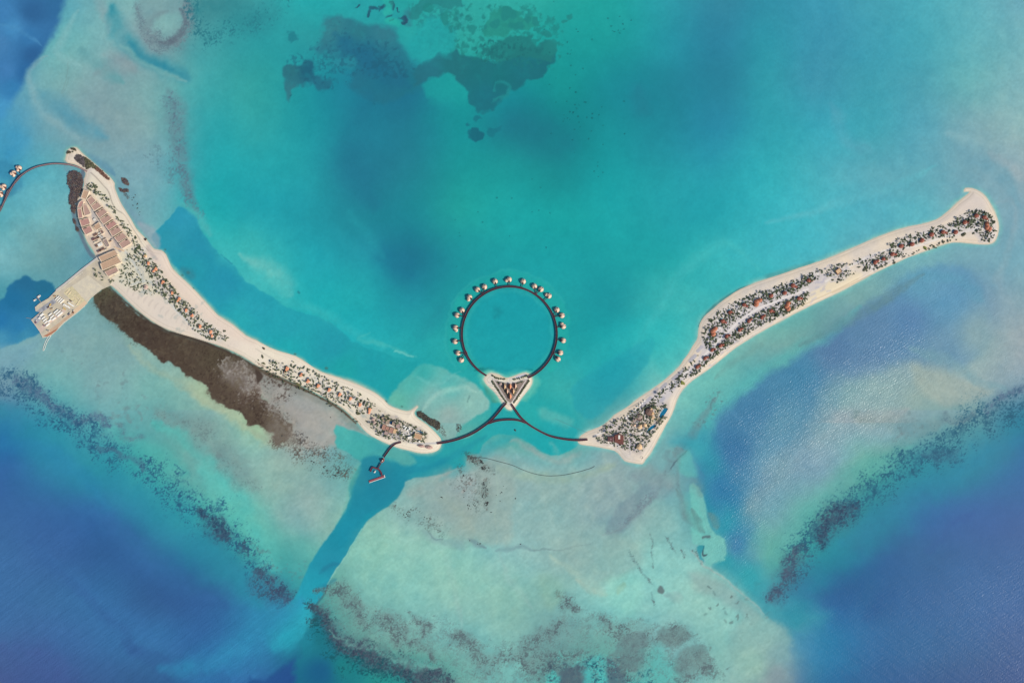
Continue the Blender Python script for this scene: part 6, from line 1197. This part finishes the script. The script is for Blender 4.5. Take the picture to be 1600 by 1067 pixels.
# zone: outline, count of palms, count of shrubs, spacing, words
Z = [
 ([(133,281),(144,284),(158,297),(170,310),(180,325),(186,339),(200,350),(206,360),(214,372),(222,386),(214,392),(207,376),(196,362),(186,346),(176,328),(164,316),(150,303),(134,292)], 34, 60, 1.5, 'beside the long row of eight roofs'),
 ([(207,384),(222,388),(236,404),(252,422),(264,440),(284,462),(304,482),(318,500),(340,515),(358,528),(352,533),(326,530),(306,516),(284,492),(262,470),(250,458),(238,440),(226,420),(214,402)], 95, 240, 1.5, 'among the fan-roofed villas of the upper left sandbar'),
 ([(196,388),(212,400),(232,440),(246,456),(240,462),(205,452),(188,440),(190,420),(200,410)], 10, 85, 2.6, 'scattered over the bare sand behind the upper left villas'),
 ([(146,418),(160,428),(170,438),(180,438),(178,444),(160,440),(148,432)], 8, 8, 2.0, 'where the dock meets the sand'),
 ([(418,562),(436,566),(460,565),(490,580),(520,594),(560,612),(590,632),(600,646),(592,652),(576,650),(556,642),(530,630),(500,616),(478,606),(456,594),(438,584),(424,574)], 90, 150, 1.6, 'among the fan-roofed villas of the lower left sandbar'),
 ([(408,566),(430,580),(470,602),(500,616),(540,640),(570,664),(566,667),(530,643),(490,618),(450,600),(420,585),(404,574)], 0, 34, 4.5, 'along the back shore of the lower left sandbar'),
 ([(590,648),(612,648),(640,662),(664,672),(668,684),(660,692),(640,690),(622,688),(600,684),(588,676),(578,664)], 55, 110, 1.5, 'around the left resort hub'),
 ([(1097,533),(1099,512),(1110,498),(1130,482),(1150,470),(1172,460),(1200,452),(1232,440),(1262,428),(1284,420),(1286,430),(1262,446),(1240,458),(1214,468),(1184,480),(1158,496),(1134,518),(1116,536),(1104,548)], 95, 360, 1.4, 'in the upper planted band of the right sandbar'),
 ([(1082,578),(1096,566),(1120,540),(1138,524),(1162,503),(1188,486),(1216,474),(1240,464),(1264,456),(1264,466),(1252,480),(1236,486),(1210,500),(1186,510),(1164,524),(1142,538),(1118,556),(1102,570),(1092,582),(1076,590)], 85, 330, 1.4, 'in the lower planted band of the right sandbar'),
 ([(1292,420),(1312,410),(1322,414),(1330,424),(1322,436),(1308,442),(1298,434),(1290,428)], 12, 16, 1.8, 'around the square pavilion of the right sandbar'),
 ([(1330,412),(1352,400),(1376,394),(1392,388),(1410,392),(1404,404),(1384,414),(1366,424),(1354,424),(1346,414)], 22, 70, 1.5, 'in the small grove right of the square pavilion'),
 ([(1388,384),(1400,374),(1420,368),(1444,360),(1462,354),(1482,350),(1500,336),(1524,326),(1544,332),(1556,350),(1556,370),(1548,378),(1532,378),(1530,366),(1516,358),(1500,362),(1488,372),(1460,372),(1440,380),(1418,388),(1400,392)], 75, 290, 1.4, 'on the hooked end of the right sandbar'),
 ([(1400,400),(1440,388),(1478,376),(1500,374),(1480,382),(1440,394),(1402,406)], 0, 26, 3.0, 'along the lower beach near the hooked end'),
 ([(930,684),(942,680),(960,672),(980,656),(1000,640),(1012,630),(1030,632),(1040,628),(1046,634),(1042,652),(1032,662),(1022,676),(1014,690),(1004,704),(990,708),(976,702),(956,696),(938,692)], 100, 200, 1.7, 'around the right resort hub'),
 ([(1040,608),(1056,594),(1072,582),(1076,588),(1060,604),(1052,614)], 4, 16, 2.2, 'on the narrow neck of the right sandbar'),
 ([(1008,634),(1030,612),(1052,594),(1076,572),(1084,560),(1092,552),(1086,566),(1064,590),(1040,614),(1020,640)], 8, 60, 1.7, 'between the right hub and the narrow neck'),
 ([(934,676),(950,662),(972,650),(996,634),(1004,630),(1000,640),(976,658),(956,670),(940,682)], 14, 40, 1.7, 'in the row above the right hub'),
 ([(1286,436),(1300,440),(1330,430),(1350,424),(1340,412),(1320,408),(1296,414)], 8, 20, 2.0, 'around the square pavilion of the right sandbar'),
]
palms = []; shrubs = []
for poly, a, b_, dm, words in Z:
    pts = scatter(poly, a+b_, dm*.78, .9); pr.shuffle(pts)
    ka = round(len(pts)*a/(a+b_)); palms += [(x, y, words) for x, y in pts[:ka]]; shrubs += [(x, y, words) for x, y in pts[ka:]]
HEDGE = []
for a_, b2 in (((768.5,595.0),(791,628.5)), ((826.5,594.5),(803.5,628.5))):
    for k in range(20): u = k/19; HEDGE.append((a_[0]+(b2[0]-a_[0])*u+pr.uniform(-.5,.5), a_[1]+(b2[1]-a_[1])*u))
for pts_ in ([(769,586.5),(774,589.5),(780,591.5),(789,592.5)], [(803,592.5),(812,591),(819,588.5),(823.5,586.5)], [(777,597),(786,598.6)], [(808,598.4),(816,596)], [(788,609),(793,617)],[(808,607),(803,616)]):
    for p in smooth_line(pts_, 3): HEDGE.append((p[0]+pr.uniform(-.6,.6), p[1]+pr.uniform(-.4,.4)))
for x, y in HEDGE: put_shrub(x, y, 'dark hedge shrub in the clipped lines of the three-cornered islet', 'hedge shrubs on the islet', 1.3, 1.05, SHR[2][0] if pr.random() < .5 else SHR[0][0])
pr.shuffle(palms); pr.shuffle(shrubs)
extra = []
for i, (x, y, w_) in enumerate(palms):
    if i < 290: put_palm(x, y, 'dark green palm %s' % w_, 'palms '+w_)
    else: extra.append((x, y, 1))
NS = 300-len(HEDGE)-40
for i, (x, y, w_) in enumerate(shrubs):
    if i < NS: put_shrub(x, y, 'low dark shrub %s' % w_, 'shrubs '+w_)
    else: extra.append((x, y, 0))
# everything past three hundred of a kind: one object
VV = []; FF = []; off = 0
src = [np.array([v.co[:] for v in me.vertices]) for me in [s_[0] for s_ in SHR]]; fsr = [np.array([p.vertices[:] for p in s_[0].polygons if len(p.vertices) == 4]) for s_ in SHR]
srp = [np.array([v.co[:] for v in p[1].vertices]) for p in PALMS]; fsp = [np.array([q.vertices[:] for q in p[1].polygons]) for p in PALMS]
srt = [np.array([v.co[:] for v in p[0].vertices]) for p in PALMS]; fst = [np.array([q.vertices[:] for q in p[0].polygons]) for p in PALMS]
def addv(v, f, x, y, a, s_):
    global off
    c_, n_ = math.cos(a), math.sin(a); w = v.copy(); w[:, 0] = (v[:, 0]*c_-v[:, 1]*n_)*s_; w[:, 1] = (v[:, 0]*n_+v[:, 1]*c_)*s_; w[:, 2] = v[:, 2]*s_
    p = P(x, y, 1.15); w += np.array(p); VV.append(w); FF.append(f+off); off += len(v)
for x, y, k in extra:
    a = pr.uniform(0, 6.28); s_ = pr.uniform(.55, 1.15)
    if k: i = pr.randrange(4); addv(srp[i], fsp[i], x, y, a, s_); addv(srt[i], fst[i], x, y, a, s_)
    else: i = pr.randrange(5); addv(src[i], fsr[i], x, y, a, s_)
me = bpy.data.meshes.new('scrub'); me.from_pydata(np.concatenate(VV).tolist(), [], np.concatenate(FF).tolist()); me.materials.append(M_LEAF); o = bpy.data.objects.new('scrub', me); COL.objects.link(o)
tag(o, 'dense low dark planting filling the villa gardens of both long sandbars', 'planting', kind='stuff')
# bushes with a look of their own
def bush(x, y, L, W, H, n, rz, label, m_=M_LEAF2, z=1.1, s=.8, nm='bush', cat='bush', grp=None):
    o = thing(nm, P(x, y, z), rz, label, cat, grp); mb = MB(); q = random.Random(int(x*7+y)); v = clump_mb(L, W, H, n, int(x*3+y) % 97, s); g(o, 'foliage', v, m_)
    g(o, 'stem', MB().disc(0, 0, -1, H*.5, .25, 6), M_TRUNK); return o
bush(1066.5, 598.5, 9, 11, 3.2, 260, R(20), 'bright yellow green bush on the narrow neck of the right sandbar', M_LEAFY)
bush(1060.8, 603.4, 6, 5, 2.5, 110, R(20), 'dark bush just below the yellow green one'); bush(1049.5, 605.5, 14, 4, 2.5, 150, R(40), 'long dark hedge beside the yellow green bush')
bush(1505, 366.5, 12, 9, 3, 240, 0, 'big olive bush near the hooked end'); bush(1520.5, 365, 6, 5, 2.5, 100, 0, 'round olive bush right of the big olive one'); bush(1351.5, 420.5, 15, 9, 3, 260, R(20), 'large olive bush at the grove right of the square pavilion')
bush(1310.5, 437.2, 8, 6, 2.4, 140, R(30), 'olive bush on the sand below the square pavilion'); bush(1321.8, 423.8, 5, 5, 2.6, 90, 0, 'round dark bush right of the square pavilion'); bush(1393, 384, 8, 9, 3, 160, 0, 'dark round bush at the start of the far right stretch'); bush(1397, 411, 7, 4, 2, 90, R(30), 'olive bush low on the beach under the grove')
bush(1445, 387.3, 9, 7, 2, 150, 0, 'yellowish olive bush on the lower beach of the far right stretch', M_LEAFY)
bush(466, 601, 14, 6, 2.4, 200, R(-25), 'yellowish bush on the back shore of the lower left sandbar', mat('olive yellow foliage', (128,126,80), .8, .25)); bush(559.8, 645, 12, 8, 3, 300, R(-35), 'oval olive bush left of the hub, bare sand around', mat('olive foliage', (112,112,84), .8, .2))
bush(412.5, 544.3, 6, 5, 2.4, 120, 0, 'lone dark bush high on the beach at the bend', mat('brown olive foliage', (92,84,66), .8, .25)); bush(410.3, 557, 5, 9, 2.4, 130, 0, 'upright dark bush on the bend of the left sandbar'); bush(412, 568, 10, 5, 2.2, 110, R(-20), 'pale olive bush at the back of the bend', mat('pale olive foliage', (130,128,96), .8, .25))
bush(227.8, 374, 5.5, 5.5, 2.4, 150, 0, 'round maroon brown bush alone on the upper beach', mat('maroon foliage', (92,72,62), .8, .25)); bush(351, 517, 6.5, 5, 2.4, 130, R(-30), 'dark bush alone past the last upper fan villa')
bush(115.5, 233.8, 14, 6, 2.6, 260, R(-28), 'long dark bush across the top tip of the left sandbar', mat('brown olive foliage', (92,84,66), .8, .25)); bush(108, 238.8, 11, 7, 2.4, 220, R(20), 'dark bush left of the tip bush', mat('brown olive foliage', (92,84,66), .8, .25)); bush(114, 237.6, 4, 3, 2, 60, 0, 'tiny dark bush between the two tip bushes')
for k, (x, y, L, a) in enumerate([(404,562.5,5,-30),(422.5,573,5,-30),(430,578,9,-35),(439,584,4,-30),(447,589,8,-30),(453.5,593,8,-30),(477,604.5,5,-15),(489.3,608.5,9,-10),(499.5,612,5,-10),(507.5,615.5,6,-10),(519,620,6,-15),(527,622.5,8,-15),(542,629.5,9,-28),(573,658,8,-40),(580.5,668,7,-38),(590,679,13,-22),(618.5,686.5,6,-10)]):
    bush(x, y, L, 2.2, 1.6, int(20+L*6), R(a), 'slim dark hedge on the open back sand, %s from the left' % ordn[k], M_LEAF, nm='hedge', cat='hedge', grp='slim hedges on the back sand')

# mangrove thickets standing in the shallows and on the tips
def thicket(poly, n, H, label, m_, z=0.1, s=1.2, dens=None):
    c = P(sum(p[0] for p in poly)/len(poly), sum(p[1] for p in poly)/len(poly), z); mb = MB(); q = random.Random(int(c.x))
    x0 = min(p[0] for p in poly); x1 = max(p[0] for p in poly); y0 = min(p[1] for p in poly); y1 = max(p[1] for p in poly); k = 0; cl_ = [(q.uniform(x0, x1), q.uniform(y0, y1)) for _ in range(max(6, n//60))]
    while k < n:
        x, y = q.uniform(x0, x1), q.uniform(y0, y1)
        if not inpoly((x+q.gauss(0, .5), y+q.gauss(0, .5)), poly): continue
        k += 1; w = P(x, y)-P(0, 0)*0; nd = min((x-a)**2+(y-b_)**2 for a, b_ in cl_); hh = H*(.35+.65*math.exp(-nd/9))*q.uniform(.4, 1.1)
        p = Vector((w.x-c.x, w.y-c.y, hh)); a = q.uniform(0, 6.28); e1 = Vector((math.cos(a), math.sin(a), q.uniform(-.7,.7))).normalized()*s*q.uniform(.6,1.4); e2 = Vector((-math.sin(a), math.cos(a), q.uniform(-.7,.7))).normalized()*s*.8
        mb.add([p-e1-e2*.3, p-e2, p+e1, p+e2], [(0,1,2,3)])
    o = mb.build('mangrove_thicket', m_); o.location = c; tag(o, label, 'mangroves', kind='stuff'); return o
MR = mat('reddish mangrove foliage', (98,84,76), .85, .3, .12, c2=(84,72,78)); MG = mat('green brown mangrove foliage', (98,96,70), .85, .3, .15, c2=(76,74,62))
thicket([(110,268),(120,267),(128,274),(131,282),(129,296),(124,306),(120,316),(114,322),(108,318),(108,306),(111,298),(106,288),(105,276)], 2600, 3.0, 'dusky mangroves filling the inlet edge above the building rows', MR, 0)
thicket([(113,318),(119,322),(117,334),(113,332),(110,326)], 260, 2.2, 'small mangrove patch below the inlet mangroves', MR, 0); thicket([(114,340),(118,345),(119,352),(115,348)], 130, 1.8, 'tiny mangrove patch below the inlet, upper', MR, 0); thicket([(118,352),(122,357),(124,362),(119,360)], 120, 1.8, 'tiny mangrove patch below the inlet, lower', MR, 0)
thicket([(116,246),(122,242),(128,243),(132,248),(134,254),(132,262),(126,256),(118,250)], 700, 2.6, 'grey brown mangroves in the hollow of the tip', mat('greyish mangrove foliage', (96,88,90), .85, .25, .2), 1.0)
thicket([(130,245),(137,248),(144,254),(152,261),(149,264),(142,262),(136,265),(133,258),(132,252)], 700, 2.6, 'olive mangroves on the outer side of the tip', MG, 1.0)
thicket([(150,260),(158,265),(166,274),(173,281),(170,282),(162,276),(155,270),(149,265)], 420, 1.8, 'broken reddish mangrove strip below the tip', mat('rust mangrove foliage', (118,84,72), .85, .25, .2), 1.0)
thicket([(190,278),(195,278),(200,282),(202,289),(199,290),(194,287),(190,283)], 320, 1.2, 'oval dark mangrove islet off the upper left sandbar', MR, 0); thicket([(185,293),(190,295),(198,295),(202,298),(199,301),(192,301),(187,298)], 240, 1.2, 'flat dark mangrove islet under the oval one', MR, 0)
thicket([(192,302),(198,303),(203,308),(202,312),(196,307)], 60, .9, 'faint broken mangroves under the flat islet', MR, 0, .8)
thicket([(651,644),(656,642),(664,647),(672,653),(680,656),(688,660),(688,668),(683,672),(678,667),(670,662),(661,655),(654,651)], 1500, 2.6, 'olive mangrove belt off the end of the left sandbar', mat('dark olive mangrove foliage', (84,80,66), .85, .3, .12, c2=(70,68,68)), 0)
thicket([(682,668),(690,662),(695,672),(698,682),(692,680),(686,674)], 120, 1.0, 'thin greyish mangrove fringe beside the belt', MR, 0, .8)
thicket([(714,662),(720,662),(722,670),(717,675),(713,672)], 110, 1.2, 'small dark mangrove tuft in the pale shoal', MR, 0, .8)
thicket([(95,452),(104,443),(112,437),(113,439),(104,447),(97,455)], 160, 1.2, 'dark weed and bushes against the dock wall', MR, 0, .8)

# dark coral heads breaking the water on the flats
rk = []
for i in range(3):
    mb = MB(); q = random.Random(i+40); n = 9
    mb.lathe([(1.0, -.6), (1.0*q.uniform(.9,1.1), .1), (.75, .5), (.35, .75), (0, .8)], n, 0, 0, 0, 2*math.pi, 1.2, .9, q.uniform(-.25, .2)); mb.lathe([(.6, -.6), (.6, .2), (.3, .5), (0, .55)], 7, .9, .5, 0, 2*math.pi, 1, 1, -.2)
    rk.append(mb.mesh('coral_head', M_ROCK))
CL = [(737,716,5,4,14),(741,722,6,5,20),(752,722,5,3,22),(757,731,7,4,34),(756,755,5,4,12),(759,765,3,5,12),(756,775,4,5,20),(760,786,4,5,22),(744,786,4,6,8),(724,770,5,8,6),(690,777,2,2,3),(727,745,5,5,5),(780,770,10,20,6),(640,802,10,8,14),(665,808,6,4,4),(735,792,4,5,6),(768,800,2,1,3),(733,844,1.5,1.5,2),(748,850,5,3,5),(814,850,1,1,2),(806,780,3,3,4),(718,667,3,4,6),(805,672,1.5,1.5,1),(440,680,3,3,4),(490,723,4,4,6),(506,729,5,4,6),(516,652,1.4,1.4,1),(456,620,4,4,4),(524,742,4,4,5),(463,615,2,2,2),(207,310,6,6,6),(212,320,6,6,6),(218,332,5,5,4)]
names = {}
for (x, y, sx, sy, n) in CL:
    for _ in range(n):
        me = pr.choice(rk); o = bpy.data.objects.new('coral_head', me); COL.objects.link(o); px_, py_ = x+pr.gauss(0, sx*.5), y+pr.gauss(0, sy*.5)
        o.location = P(px_, py_, -.15); s_ = pr.uniform(.35, 1.35)*(1.15 if n > 1 else 1.9); o.scale = (s_, s_, s_*.7); o.rotation_euler = (0, 0, pr.uniform(0, 6.28))
        where = 'upper middle of the southern flat' if 715 < x < 790 and y < 740 else ('middle of the southern flat' if 715 < x < 830 and y > 740 else ('left part of the southern flat' if 600 < x < 715 else ('grey flat behind the left sandbar' if x < 560 and x > 400 else ('shallows off the upper left beach' if x < 300 else 'water near the centre islet'))))
        tag(o, 'dark coral head in the %s' % where, 'coral head', 'coral heads, '+where)
